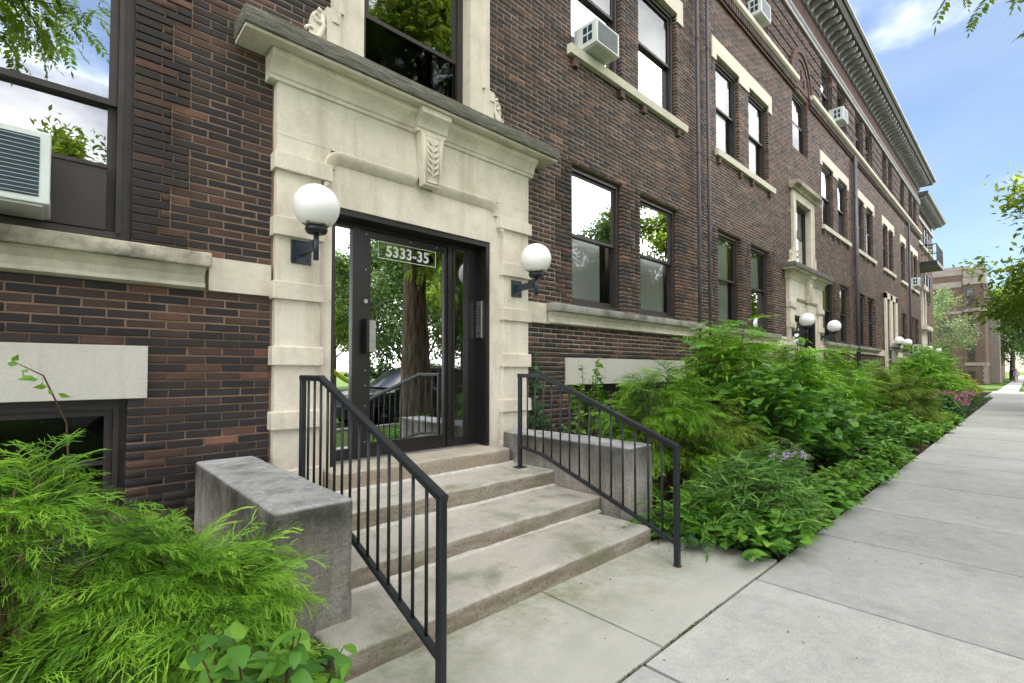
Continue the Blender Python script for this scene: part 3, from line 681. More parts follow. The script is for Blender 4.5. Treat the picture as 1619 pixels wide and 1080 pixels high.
# windows: every one is frame > sashes, panes, blind
def window(x0, x1, z0, z1, fl, spec=None, parent=B1):
    spec = spec or {}
    cw = 0.085 if fl != 0 else 0.07; ya = spec.get('y', 0.075); yb = ya+0.13
    fb = 0.10 if fl in (1, 5) else 0.05
    f = MB(); f.box(x0, x0+cw, ya, yb, z0, z1); f.box(x1-cw, x1, ya, yb, z0, z1)
    f.box(x0+cw, x1-cw, ya+0.001, yb, z1-cw, z1); f.box(x0+cw, x1-cw, ya-0.02, yb, z0, z0+fb)
    f.box(x0+cw-0.03, x0+cw+0.001, ya-0.014, ya, z0+fb, z1-cw+0.03); f.box(x1-cw-0.001, x1-cw+0.03, ya-0.014, ya, z0+fb, z1-cw+0.03)
    f.box(x0+cw, x1-cw, ya-0.0145, ya+0.001, z1-cw-0.001, z1-cw+0.03)
    w = f.build('window', M_FRAME, parent)
    a, b_ = x0+cw+0.002, x1-cw-0.002; s, t = z0+fb+0.002, z1-cw-0.002
    if fl == 0:
        sa = MB(); r = 0.045
        sa.box(a, a+r, ya+0.03, ya+0.07, s, t); sa.box(b_-r, b_, ya+0.03, ya+0.07, s, t); sa.box(a+r, b_-r, ya+0.03, ya+0.07, s, s+r); sa.box(a+r, b_-r, ya+0.03, ya+0.07, t-r, t)
        sa.box(a+r, b_-r, ya+0.031, ya+0.069, s+0.30, s+0.33)
        sa.build('sash', M_FRAME, w)
        MB().sheet(a+r, b_-r, ya+0.05, s+r, t-r).build('pane', M_GLASS, w); return w
    mid = spec.get('mid', (s+t)/2 + 0.03); r = 0.048
    for nm, lo, hi, y in (('upper_sash', mid-0.02, t, ya+0.02), ('lower_sash', s, mid+0.022, ya+0.062)):
        sa = MB(); lo2 = lo + (0.07 if nm == 'lower_sash' else 0.042)
        sa.box(a, a+r, y, y+0.038, lo, hi); sa.box(b_-r, b_, y, y+0.038, lo, hi)
        sa.box(a+r, b_-r, y+0.001, y+0.037, lo, lo2); sa.box(a+r, b_-r, y+0.001, y+0.037, hi-0.042, hi)
        sa.build(nm, M_FRAME, w)
        MB().sheet(a+r-0.004, b_-r+0.004, y+0.016, lo2-0.004, hi-0.038).build('pane', spec.get('glass', M_GLASS), w)
    if spec.get('screen'): MB().sheet(a+0.01, b_-0.01, ya+0.03, s+0.01, mid-0.03).build('insect_screen', M_SCREEN, w)
    if spec.get('storm'): MB().box(a+0.01, b_-0.01, ya+0.03, ya+0.034, s+0.01, mid-0.03).build('pane', M_GLASS, w)
    bl = spec.get('blind_or_dark_sheet', None)
    if bl:
        for (u0, u1, v0, v1, mt) in bl:
            X_0, X_1 = a+(b_-a)*u0, a+(b_-a)*u1; Z_0, Z_1 = s+(t-s)*v0, s+(t-s)*v1
            n = max(2, int((X_1-X_0)/0.03)); mm = MB(); vs = []
            for i in range(n+1):
                xx = X_0+(X_1-X_0)*i/n; yy = ya+0.17 + (0.012*math.sin(i*1.7) if mt is M_CURT else 0.0)
                vs += [(xx, yy, Z_0), (xx, yy, Z_1)]
            mm.add(vs, [(2*i, 2*i+2, 2*i+3, 2*i+1) for i in range(n)]); mm.build('blind_or_dark_sheet', mt, w)
    return w
FULL = [(0, 1, 0, 1, M_BLIND)]
UP = [(0, 1, 0.45, 1, M_BLIND)]
LOWL = [(0, 0.82, 0, 0.52, M_BLIND)]
rr = random.Random(4)
for (x0, x1, z0, z1, fl) in WINS:
    sp = {}
    if fl == 0: window(x0, x1, z0, z1, 0, {'y': 0.10}); continue
    if (x0, fl) == (-0.87, 1): sp = {'mid': 3.34, 'y': 0.055, 'glass': M_GLASSL, 'blind_or_dark_sheet': [(0, 1, 0.0, 1, M_DARK)]}  # no blind here: a dark sheet paints the gloom of the unlit room
    elif fl == 5: sp = {'glass': M_GLASSL, 'screen': True, 'y': 0.10, 'mid': 4.98 if x0 < 5 else 5.2}
    elif fl == 6: sp = {'screen': True, 'y': 0.09, 'blind_or_dark_sheet': UP}
    elif (x0, fl) == (5.19, 1): sp = {'blind_or_dark_sheet': LOWL}
    elif (x0, fl) == (6.93, 1): sp = {'blind_or_dark_sheet': [(0, 1, 0, 0.52, M_BLIND)]}
    elif (x0, fl) == (5.19, 2): sp = {'blind_or_dark_sheet': FULL}
    elif (x0, fl) == (6.93, 2): sp = {'blind_or_dark_sheet': [(0, 0.7, 0, 0.5, M_CURT), (0, 1, 0.5, 1, M_BLIND)]}
    else: sp = {'blind_or_dark_sheet': rr.choice([FULL, UP, FULL, [(0, 0.8, 0, 1, M_CURT)], UP])}
    if x0 > 21: sp = {'screen': True, 'blind_or_dark_sheet': rr.choice([None, UP])}
    window(x0, x1, z0, z1, fl, sp)
# infill panel beside the left air conditioner
MB().cbox(-0.10, 0.236, 0.066, 0.10, 2.425, 2.86, 0.004).build('infill_panel', M_PANEL, B1)
MB().box(-0.10, 0.24, 0.058, 0.075, 2.86, 2.885).build('infill_panel', M_FRAME, B1)
# brick arches above the stair windows
for ax in ARCH:
    R0 = 0.70; m_ = MB(); n = 18
    for i in range(n):
        a0, a1 = math.pi*i/n+0.012, math.pi*(i+1)/n-0.012
        for ra, rb, y in ((R0, R0+0.13, -0.05), (R0+0.14, R0+0.26, -0.085)):
            p = [(ax+rr_*math.cos(q), 9.44+rr_*1.18*math.sin(q)) for rr_, q in ((ra, a0), (rb, a0), (rb, a1), (ra, a1))]
            m_.prism(p, 'y', y, 0.01)
    m_.build('brick_arch', M_FRIEZE, B1)
    p = [(ax+R0*math.cos(math.pi*i/20), 9.44+R0*1.18*math.sin(math.pi*i/20)) for i in range(21)]
    MB().prism(p, 'y', -0.02, 0.05).build('tympanum', M_FRIEZE, B1)
    for dx, dz in ((-0.22, 0.2), (0.05, 0.36), (0.28, 0.16)): MB().box(ax+dx-0.05, ax+dx+0.05, -0.06, -0.015, 9.44+dz, 9.44+dz+0.2).build('brick_ornament', M_FRIEZE, B1)
# pipes on the front
for x, r in ((8.84, 0.032), (9.27, 0.032), (21.2, 0.05), (21.42, 0.04), (32.9, 0.05)):
    p = MB(); p.tube([(x, -0.09, 0.02), (x, -0.09, 4.5), (x, -0.09, 9.2 if x < 10 else 9.3)], r, 12)
    o = p.build('downpipe', M_PIPE, B1, smooth=True)
    for z in (1.2, 3.4, 5.6, 7.8): MB().lathe([(r+0.008, -0.02), (r+0.008, 0.02)], 12, (x, -0.09, z)).build('pipe_clamp', M_PIPE, o)

# limestone entrance
def portal(cx, detail=True):
    P = empty('entrance_surround', (cx, 0, 0), parent=B1)
    def put(mb, nm, mat=M_STONE, sm=False): return mb.build(nm, mat, P, sm)
    oL, oR, oT = -0.985, 0.895, 2.94                # opening
    W0, W1 = -1.485, 1.495
    # jamb walls and lintel panel
    put(MB().box(W0+0.02, oL, -0.045, 0.30, 0.40, 3.262), 'jamb'); put(MB().box(oR, W1-0.02, -0.045, 0.30, 0.40, 3.262), 'jamb')
    put(MB().box(oL+0.001, oR-0.001, -0.047, 0.30, oT, 3.38), 'lintel_panel')
    put(MB().box(W0+0.021, W1-0.021, -0.044, 0.29, 3.2625, 3.425), 'lintel_panel')
    # frieze panel above the hood
    put(MB().box(W0+0.01, W1-0.01, -0.085, 0.30, 3.42, 3.86), 'frieze_panel'); put(MB().box(W0+0.012, oL-0.035, -0.083, 0.2, 3.266, 3.421), 'frieze_panel'); put(MB().box(oR+0.085, W1-0.012, -0.083, 0.2, 3.266, 3.421), 'frieze_panel')
    # pilaster shafts and quoin blocks
    for s, (a, b_) in ((-1, (W0, oL-0.10)), (1, (oR+0.15, W1))):
        put(MB().cbox(a+0.015, b_-0.015, -0.085, -0.03, 0.42, 3.262, 0.004), 'pilaster')
        put(MB().cbox(a-0.005, b_+0.02, -0.105, 0.02, 0.40, 0.62, 0.006), 'plinth')
        for z0, z1 in ((0.96, 1.11), (1.49, 1.65), (2.04, 2.19), (2.57, 2.73)):
            put(MB().cbox(a-0.012, b_+0.008, -0.118, 0.0, z0, z1, 0.008), 'quoin_block')
        q0, q1 = (a-0.012, b_+0.07) if s < 0 else (a-0.07, b_+0.012)
        put(MB().cbox(q0, q1, -0.125, 0.0, 3.12, 3.265, 0.006), 'capital_block')
        sx = b_+0.0 if s < 0 else a
        pr = [(sx, 3.118), (sx+s*-0.055, 3.118), (sx+s*-0.03, 3.085), (sx+s*-0.008, 3.07), (sx, 3.03)]
        put(MB().prism(pr, 'y', -0.115, 0.0), 'capital_scroll')
    # hood mould with turned-down ends
    def hood(pts, nm):
        prof = [(-0.046, -0.055), (-0.062, -0.05), (-0.080, -0.012), (-0.103, 0.012), (-0.103, 0.044), (-0.084, 0.056)]
        mb = MB(); vs = []; k = len(prof)
        for i, (x, z) in enumerate(pts):
            x2, z2 = pts[min(i+1, len(pts)-1)]; x1, z1 = pts[max(i-1, 0)]
            t = Vector((x2-x1, z2-z1)).normalized(); n = Vector((-t.y, t.x))
            for y, h in prof: vs.append((x+n.x*h, y, z+n.y*h))
        fs = [(i*k+j, i*k+j+1, (i+1)*k+j+1, (i+1)*k+j) for i in range(len(pts)-1) for j in range(k-1)] + [tuple(range(k)), tuple(range(len(pts)*k-1, (len(pts)-1)*k-1, -1))]
        mb.add(vs, fs); autosmooth(put(mb, nm), 50)
    zc = 3.375; r = 0.11
    arcL = [(oL-0.04+r-r*math.cos(q), zc-r+r*math.sin(q)) for q in [math.pi/2*i/6 for i in range(7)]]
    hood(arcL + [(-0.13, zc)], 'hood_mould')
    arcR = [(oR+0.09-r+r*math.sin(q), zc-r+r*math.cos(q)) for q in [math.pi/2*i/6 for i in range(7)]]
    hood([(0.07, zc)] + arcR, 'hood_mould')
    # keystone
    k = MB(); zt, zb = 3.86, 3.33
    k.add([(-0.15,-0.088,zt),(0.13,-0.088,zt),(0.08,-0.088,zb),(-0.10,-0.088,zb),(-0.15,-0.20,zt),(0.13,-0.20,zt),(0.08,-0.185,zb),(-0.10,-0.185,zb)], [(4,5,6,7),(0,4,7,3),(1,2,6,5),(3,7,6,2),(0,1,5,4)])
    ko = put(k, 'keystone')
    if detail:
        for sgn in (-1, 1):
            for i in range(6):
                z = 3.44 + i*0.062; x = -0.01 + sgn*0.028
                lf = MB(); lf.tube([(x-sgn*0.02,-0.196,z-0.012), (x+sgn*0.012,-0.206,z+0.012), (x+sgn*0.03,-0.202,z+0.045), (x+sgn*0.018,-0.197,z+0.06)], [0.004,0.012,0.009,0.003], 6)
                lf.build('carved_leaf', M_STONE, ko, True)
        fr = MB()
        for s_, o_ in ((-1, 0), (1, 0)):
            fr.tube([(-0.01+s_*0.105, -0.196, 3.83), (-0.01+s_*0.07, -0.19, 3.36)], 0.008, 6)
        fr.tube([(-0.115,-0.196,3.83),(0.095,-0.196,3.83)], 0.008, 6); fr.tube([(-0.08,-0.19,3.36),(0.06,-0.19,3.36)], 0.008, 6)
        fr.build('carved_border', M_STONE, ko, True)
    # cornice
    cp = [(-0.084,3.855),(-0.105,3.86),(-0.105,3.89),(-0.12,3.90),(-0.125,3.93),(-0.15,3.985),(-0.20,4.015),(-0.20,4.07),(0.05,4.07),(0.05,3.8551)]
    def run(prof, a, b_, nm, mat=M_STONE): autosmooth(put(MB().prism(prof, 'x', a, b_), nm, mat), 40)
    run(cp, W0-0.06, -0.19, 'cornice'); run(cp, 0.17, W1+0.05, 'cornice')
    run([(y-0.075 if y < 0 else y, z-0.002) for y, z in cp], -0.188, 0.168, 'cornice')
    # weathered wooden canopy
    put(MB().cbox(W0-0.29, W1+0.30, -0.30, 0.0, 4.072, 4.10, 0.004), 'canopy_soffit', M_STONE)
    c = rough_box('canopy', W0-0.30, W1+0.31, -0.325, 0.0, 4.098, 4.235, 0.12, 0.004, 0.006, int(cx), M_WOOD, P)
    # surround of the window above
    for a, b_ in ((-1.0, -0.694), (0.594, 0.865)):
        put(MB().box(a, b_, -0.045, 0.12, 4.236, 6.36), 'window_jamb_stone')
        s = -1 if a < 0 else 1
        e0, e1 = (a+0.005, a+0.10) if s < 0 else (b_-0.10, b_-0.005)
        put(MB().box(e0, e1, -0.07, -0.04, 4.72, 6.3), 'jamb_moulding')
        e0, e1 = (a-0.06, a+0.07) if s < 0 else (b_-0.07, b_+0.06)
        put(MB().box(e0, e1, -0.068, 0.0, 4.236, 4.72), 'jamb_block'); put(MB().box(e0+0.02*(s > 0)+0.05, e1-0.02+0.03*(s > 0), -0.08, -0.06, 4.6, 4.70), 'jamb_fret')
        if detail:
            x = a-0.06 if s < 0 else b_+0.06
            def spiral(cxx, cz, r0, turns, st, nm, rad_=0.02):
                pts = []; n = 26
                for i in range(n+1):
                    q = st + s*turns*2*math.pi*i/n; rr_ = r0*(1-0.85*i/n)
                    pts.append((cxx+rr_*math.cos(q), -0.045, cz+rr_*math.sin(q)))
                put(MB().tube(pts, [rad_*(1-0.5*i/n) for i in range(n+1)], 8), nm, M_STONE, True)
            body = [(0.0,4.24),(0.30,4.24),(0.30,4.29),(0.25,4.35),(0.17,4.39),(0.13,4.46),(0.14,4.54),(0.12,4.62),(0.06,4.68),(0.0,4.68)]
            put(MB().prism([(x+s*p[0], p[1]) for p in body], 'y', -0.045, 0.01), 'scroll_body')
            spiral(x+s*0.21, 4.325, 0.085, 1.2, 0 if s < 0 else math.pi, 'scroll'); spiral(x+s*0.075, 4.60, 0.07, 1.3, math.pi/2, 'scroll'); spiral(x+s*0.13, 4.44, 0.05, 1.1, math.pi, 'scroll', 0.015)
            put(MB().tube([(x+s*0.27,-0.05,4.27),(x+s*0.16,-0.07,4.33),(x+s*0.06,-0.06,4.42),(x+s*0.02,-0.05,4.54),(x+s*0.04,-0.045,4.64)], [0.012,0.03,0.028,0.022,0.012], 8), 'scroll_leaf', M_STONE, True)
            put(MB().tube([(x+s*0.2,-0.05,4.25),(x+s*0.1,-0.075,4.29),(x+s*0.03,-0.06,4.36)], [0.01,0.03,0.012], 8), 'scroll_leaf', M_STONE, True)
    put(MB().box(-0.98, 0.85, -0.05, 0.12, 6.128, 6.36), 'window_head_stone')
    run([(0.05,6.361),(-0.09,6.361),(-0.12,6.42),(-0.22,6.46),(-0.24,6.54),(0.05,6.58)], -1.12, 0.98, 'window_hood', M_SILL)
    return P
P1 = portal(PORT[0]); P2 = portal(PORT[1])

# glazed entrance door with side lights
def entrance_door(cx, detail):
    D = empty('entrance_door', (cx, 0, 0), parent=B1)
    f = MB(); z0, zt = 0.585, 2.94; ya, yd = -0.03, 0.15
    f.box(-0.982, -0.945, ya, 0.2500, z0, zt-0.002); f.box(0.845, 0.892, ya, 0.2500, z0, zt-0.002); f.box(-0.945, 0.845, ya+0.001, 0.2500, 2.885, zt-0.002)
    f.box(-0.945, -0.915, yd, 0.2200, z0, 2.885); f.box(-0.70, -0.625, yd-0.01, 0.2300, z0, 2.885); f.box(0.425, 0.49, yd-0.01, 0.2300, z0, 2.885); f.box(0.73, 0.845, yd, 0.2200, z0, 2.885)
    f.box(-0.915, -0.70, yd, 0.2200, z0, 0.70); f.box(0.49, 0.73, yd, 0.2200, z0, 0.68); f.box(-0.915, -0.70, yd, 0.2200, 2.84, 2.885); f.box(0.49, 0.73, yd, 0.2200, 2.84, 2.885)
    f.box(-0.625, 0.425, yd, 0.2200, 2.845, 2.885)
    f.box(0.49, 0.515, yd-0.02, 0.19, 0.68, 2.84); f.box(0.70, 0.73, yd-0.02, 0.19, 0.68, 2.84)
    f.build('door_frame', M_DOORF, D)
    lf = MB(); a, b_ = -0.62, 0.42
    lf.box(a, a+0.115, yd+0.005, 0.2000, 0.60, 2.84); lf.box(b_-0.035, b_, yd+0.005, 0.2000, 0.60, 2.84); lf.box(a+0.115, b_-0.035, yd+0.006, 0.1990, 0.60, 0.735); lf.box(a+0.115, b_-0.035, yd+0.006, 0.1990, 2.775, 2.84)
    leaf = lf.build('door_leaf', M_DOORF, D)
    MB().sheet(a+0.112, b_-0.032, 0.1770, 0.73, 2.78).build('pane', M_GLASSD, leaf)
    MB().sheet(-0.915, -0.70, 0.1770, 0.70, 2.84).build('side_light', M_GLASSD, D); MB().sheet(0.515, 0.70, 0.1770, 0.68, 2.84).build('side_light', M_GLASSD, D)
    MB().box(-0.94, 0.84, 0.09, 0.2500, 0.575, 0.60).build('threshold_plate', M_STEEL, D)
    if not detail: return D
    h = MB(); h.box(-0.60, -0.50, 0.10, 0.1540, 1.62, 1.95); h.box(-0.60, -0.57, 0.04, 0.10, 1.62, 1.95); ho = h.build('pull_handle', M_DOORF, leaf)
    MB().cbox(-0.565, -0.49, 0.065, 0.095, 1.63, 1.94, 0.004).build('pull_handle', M_STEEL, leaf)
    MB().lathe([(0.022, -0.018), (0.022, 0.0)], 16, (-0.565, 0.1520, 2.13), 'y').build('lock_cylinder', M_STEEL, leaf)
    for z in (2.80, 2.45, 1.45, 1.3, 1.1, 0.9, 0.75): MB().lathe([(0.007, -0.004), (0.007, 0.001)], 8, (-0.555, 0.1540, z), 'y').build('screw', M_SCREW, leaf)
    for x in (-0.05, 0.28): MB().lathe([(0.008, -0.004), (0.008, 0.001)], 8, (x, 0.1540, 2.81), 'y').build('screw', M_SCREW, leaf)
    # intercom plate on the right reveal
    ic = MB().cbox(0.822, 0.846, 0.03, 0.135, 1.83, 2.26, 0.004).build('intercom_panel', M_STEEL, D)
    for i in range(7):
        for j in range(2): MB().lathe([(0.008, -0.006), (0.008, 0.001)], 8, (0.821, 0.06+j*0.045, 2.20-i*0.035), 'x').build('call_button', M_DOORF, ic)
    MB().lathe([(0.012, -0.006), (0.012, 0.001)], 10, (0.821, 0.08, 1.88), 'x').build('call_button', M_DOORF, ic)
    # house number lettered on the glass
    cu = bpy.data.curves.new('house_number', 'FONT'); cu.body = '5333-35'; cu.size = 0.155; cu.align_x = 'CENTER'; cu.offset = 0.0042; cu.extrude = 0.001; cu.space_character = 1.08
    to = bpy.data.objects.new('tmp', cu); COL.objects.link(to); bpy.context.view_layer.update()
    me = bpy.data.meshes.new_from_object(to.evaluated_get(bpy.context.evaluated_depsgraph_get())); bpy.data.objects.remove(to)
    me.materials.clear(); o = link('house_number', me, M_WHITE, leaf, (-0.07, 0.1715, 2.625)); o.rotation_euler = (math.pi/2, 0, 0); o.scale = (0.95, 1.0, 1)
    bd = MB()
    X_, Z_ = (-0.42, 0.28), (2.59, 2.765); w = 0.006
    bd.box(X_[0], X_[1], 0.1705, 0.1725, Z_[0], Z_[0]+w); bd.box(X_[0], X_[1], 0.1705, 0.1725, Z_[1]-w, Z_[1]); bd.box(X_[0], X_[0]+w, 0.1706, 0.1724, Z_[0]+w, Z_[1]-w); bd.box(X_[1]-w, X_[1], 0.1706, 0.1724, Z_[0]+w, Z_[1]-w)
    bd.build('number_border', M_WHITE, leaf)
    return D
entrance_door(PORT[0], True); entrance_door(PORT[1], False)
M_LAMP, nt, b = newmat('lit_ceiling_lamp'); b.inputs['Emission Color'].default_value = (1, 0.97, 0.9, 1); b.inputs['Emission Strength'].default_value = 0.45
# vestibules behind the doors
for cx in PORT:
    v = MB(); a, b_ = cx-0.99, cx+0.90
    v.add([(a,0.25,0.58),(b_,0.25,0.58),(b_,0.94,0.58),(a,0.94,0.58),(a,0.25,2.96),(b_,0.25,2.96),(b_,0.94,2.96),(a,0.94,2.96)], [(0,1,2,3),(7,6,5,4),(0,3,7,4),(2,1,5,6),(3,2,6,7)])
    vb = v.build('vestibule', M_ROOM, B1, recalc=False)
    if cx < 5: MB().box(cx-0.72, cx-0.15, 0.50, 0.86, 2.925, 2.955).build('ceiling_lamp', M_LAMP, vb)
MB().prism([(26.35,0.3),(29.2,0.3),(29.2,4.87),(26.35,4.87)], 'y', -0.01, 0.0).build('entrance_surround', M_FRIEZE, B1)
e3 = MB()
for x0, x1, z0, z1 in ((26.4,26.74,0.4,4.875),(27.51,27.99,2.4,4.875),(28.76,29.18,2.4,4.875),(26.4,29.18,4.63,4.9),(27.99,28.76,2.5,2.81),(28.9,29.18,0.4,2.5)): e3.box(x0, x1, -0.09, -0.02, z0, z1)
e3.build('entrance_surround', M_STONE, B1)
MB().box(27.55, 29.3, -0.3, -0.091, 2.5, 2.68).build('canopy', M_SILL, B1)
MB().box(27.75, 28.75, -0.04, -0.012, 0.5, 2.4).build('entrance_door', M_DOORF, B1)

# projecting end wing of the building
M_FARB, nt, b = newmat('far_brick', 0.85, 0.2)
bt = N(nt, 'ShaderNodeTexBrick'); bt.inputs['Scale'].default_value = 1.0; bt.inputs['Brick Width'].default_value = 0.24; bt.inputs['Row Height'].default_value = 0.0625; bt.inputs['Mortar Size'].default_value = 0.008
bt.inputs['Color1'].default_value = (0.055,0.034,0.028,1); bt.inputs['Color2'].default_value = (0.13,0.075,0.058,1); bt.inputs['Mortar'].default_value = (0.26,0.19,0.15,1)
geo = N(nt, 'ShaderNodeNewGeometry'); sp = N(nt, 'ShaderNodeSeparateXYZ'); cb = N(nt, 'ShaderNodeCombineXYZ'); ad = N(nt, 'ShaderNodeMath', operation='ADD')
nt.links.new(geo.outputs['Position'], sp.inputs[0]); nt.links.new(sp.outputs['X'], ad.inputs[0]); nt.links.new(sp.outputs['Y'], ad.inputs[1]); nt.links.new(ad.outputs[0], cb.inputs['X']); nt.links.new(sp.outputs['Z'], cb.inputs['Y'])
nt.links.new(cb.outputs[0], bt.inputs['Vector']); nt.links.new(bt.outputs['Color'], b.inputs['Base Color'])
def far_window(parent, x0, x1, z0, z1, yf, axis='y', mat=None):
    """frame, two sashes and panes set proud/into a wall facing -Y (axis y) or -X (axis x)"""
    def bx(mb, a, b_, d0, d1, e, f_):
        return mb.box(a, b_, yf+d0, yf+d1, e, f_) if axis == 'y' else mb.box(yf+d0, yf+d1, a, b_, e, f_)
    f = MB(); c = 0.09; zm = (z0+z1)/2
    bx(f, x0, x0+c, -0.03, 0.05, z0, z1); bx(f, x1-c, x1, -0.03, 0.05, z0, z1); bx(f, x0+c, x1-c, -0.03, 0.05, z1-c, z1); bx(f, x0+c, x1-c, -0.03, 0.05, z0, z0+c); bx(f, x0+c, x1-c, -0.02, 0.05, zm-0.05, zm+0.05)
    w = f.build('window', M_FRAME, parent)
    bx(MB(), x0+c, x1-c, 0.0, 0.01, zm+0.05, z1-c).build('pane', M_GLASS, w); bx(MB(), x0+c, x1-c, 0.0, 0.01, z0+c, zm-0.05).build('pane', M_GLASS, w)
    bx(MB(), x0+c, x1-c, 0.02, 0.03, z0+c, z1-c).build('blind_or_dark_sheet', M_CURT, w)
wg = MB().box(37.32, 46.4, 0.35, 13, -0.2, 12.0).build('end_wing', M_FARB, B1)
for (a, b_) in ((38.9,40.0), (42.0,43.1), (43.4,44.5)):
    for z0, z1 in (F1, F2, F3): far_window(wg, a, b_, z0, z1, 0.33)
MB().prism([(0.36,11.85),(-0.25,11.95),(-0.40,12.05),(-0.42,12.2),(0.36,12.2)], 'x', 37.75, 46.8).build('roof_eaves', M_CORN, wg)
MB().box(37.31, 46.5, 0.2, 0.345, 9.45, 9.6).build('belt_course', M_TRIM2, wg); MB().box(37.31, 46.5, 0.25, 0.345, 11.1, 11.3).build('moulding', M_CORNL, wg)
x = 38.0
while x < 46.6:
    o = bpy.data.objects.new('cornice_bracket', brm); COL.objects.link(o); o.parent = wg; o.location = (x, 0.30, -0.45); x += 0.5
e4 = MB(); e4.box(39.6, 41.8, 0.22, 0.34, 0.4, 4.0); e4.box(39.3, 42.1, -0.05, 0.34, 4.0, 4.25); e4.box(39.9, 40.2, 0.2, 0.34, 4.26, 6.6); e4.box(41.2, 41.5, 0.2, 0.34, 4.26, 6.6); e4.box(39.75, 41.65, 0.1, 0.34, 6.6, 6.9); e4.build('entrance_surround', M_STONE, wg)
MB().box(40.15, 41.25, 0.19, 0.219, 0.5, 2.9).build('entrance_door', M_DOORF, wg)
bal = empty('balcony', (38.6, 0, 0), parent=wg)
MB().box(-0.9, 2.2, -0.75, 0.34, 7.75, 7.95).build('balcony_floor', M_RAIL, bal)
rb = MB(); rb.box(-0.9, 2.2, -0.75, -0.70, 8.9, 8.95); rb.box(-0.9, -0.85, -0.70, 0.34, 8.9, 8.95); rb.box(2.15, 2.2, -0.70, 0.34, 8.9, 8.95); rb.build('balcony_rail', M_RAIL, bal)
for i in range(20): MB().box(-0.88+i*0.16, -0.855+i*0.16, -0.74, -0.715, 7.95, 8.9).build('baluster', M_RAIL, bal)
for i in range(6): MB().box(-0.89, -0.865, -0.55+i*0.16, -0.525+i*0.16, 7.95, 8.9).build('baluster', M_RAIL, bal)

# ------------------------------------------------------------------ second building farther down the street
B2 = empty('tan_brick_building', (70, -1.3, 0))
tag(B2, 'pale tan brick block with castle parapet and stone bands beyond the long building', 'building')
M_TANB = plain('tan_brick', (0.115,0.08,0.067), 0.9, 0.15, var=0.16, vs=1.6, bs=0.3, bscale=40)
M_TANS = plain('tan_stone', (0.24,0.21,0.19), 0.9, 0.15, var=0.12, vs=2)
MB().box(0, 60, 0.05, 16, -0.2, 11.6).build('wall', M_TANB, B2); MB().box(-0.3, 4, 0.0, 1.55, -0.2, 11.3).build('tower', M_TANB, B2)
pp = MB()
pp.box(-0.05, 60, 1.6, 16.05, 11.6, 12.5); pp.box(-0.32, 4, -0.05, 0.75, 11.3, 12.55); pp.box(-0.32, 4, 1.05, 1.55, 11.3, 12.45); pp.box(-0.31, 4, 0.75, 1.05, 11.3, 12.2)
pp.build('parapet', M_TANS, B2)
for z in (1.95, 10.45, 7.6): MB().box(-0.42, 4.05, -0.1, 1.6, z, z+0.32 if z < 8 else z+0.75).build('stone_band', M_TANS, B2)
MB().box(-0.06, 0.0, 1.7, 16, 10.3, 10.9).build('stone_band', M_TANS, B2); MB().box(-0.06, 0.0, 1.7, 16, 7.5, 7.75).build('stone_band', M_TANS, B2)
for z0, z1 in ((0.6, 1.4), (2.35, 4.2), (5.1, 6.9), (8.25, 10.15)): far_window(B2, 0.76, 1.40, z0, z1, -0.31, 'x')
for z0, z1 in ((2.35, 4.2), (5.1, 6.9), (8.25, 10.1)):
    for y in (2.6, 5.2, 8.5): far_window(B2, y, y+1.1, z0, z1, -0.01, 'x')
qz = 0.0
for i in range(8): MB().box(-0.34, 0.1, -0.06-(0.05 if i % 2 else 0), 0.16+(0.08 if i % 2 else 0), 0.1+i*0.24, 0.32+i*0.24).build('quoin_block', M_TANS, B2)
pc = MB(); pc.box(9, 12, -0.75, 0.04, 0, 8.2); pc.box(8.8, 12.2, -0.95, 0.04, 8.2, 9.4); pc.build('stone_porch', M_TANS, B2)
for o in list(B2.children): pass

# ------------------------------------------------------------------ stoop
ST = tag(empty('entrance_stoop', (2.4, -1.1, 0)), 'low stone stoop of three worn steps with cheek blocks before the numbered door', 'steps')
def stoop_piece(nm, *a, **k):
    o = rough_box(nm, *a, **k); o.parent = ST; o.matrix_parent_inverse = Matrix.Translation((-2.4, 1.1, 0)); return o
stoop_piece('step', 0.97, 3.70, -2.11, -1.40, -0.2, 0.128, cell=0.045, amp=0.016, bev=0.018, seed=1, mat=M_STEP, wear=0.02)
stoop_piece('step', 1.14, 3.79, -1.52, -0.80, -0.2, 0.262, cell=0.045, amp=0.014, bev=0.016, seed=2, mat=M_STEP, wear=0.018)
stoop_piece('step', 1.14, 3.83, -0.92, -0.10, -0.2, 0.415, cell=0.045, amp=0.012, bev=0.016, seed=3, mat=M_STEP, wear=0.012)
stoop_piece('threshold_stone', 1.72, 3.74, -0.315, 0.36, 0.3, 0.582, cell=0.05, amp=0.012, bev=0.02, seed=4, mat=M_THRESH, wear=0.02)
stoop_piece('cheek_block', 0.775, 1.175, -1.83, -0.01, -0.2, 0.765, cell=0.05, amp=0.012, bev=0.02, seed=5, mat=M_CHEEK)
stoop_piece('cheek_block', 3.80, 4.19, -1.83, -0.12, -0.2, 0.745, cell=0.05, amp=0.012, bev=0.02, seed=6, mat=M_CHEEK)
M_FILLET = plain('mortar_fillet', (0.50,0.48,0.43), 0.95, 0.1, var=0.2, vs=20, bs=0.4, bscale=60)
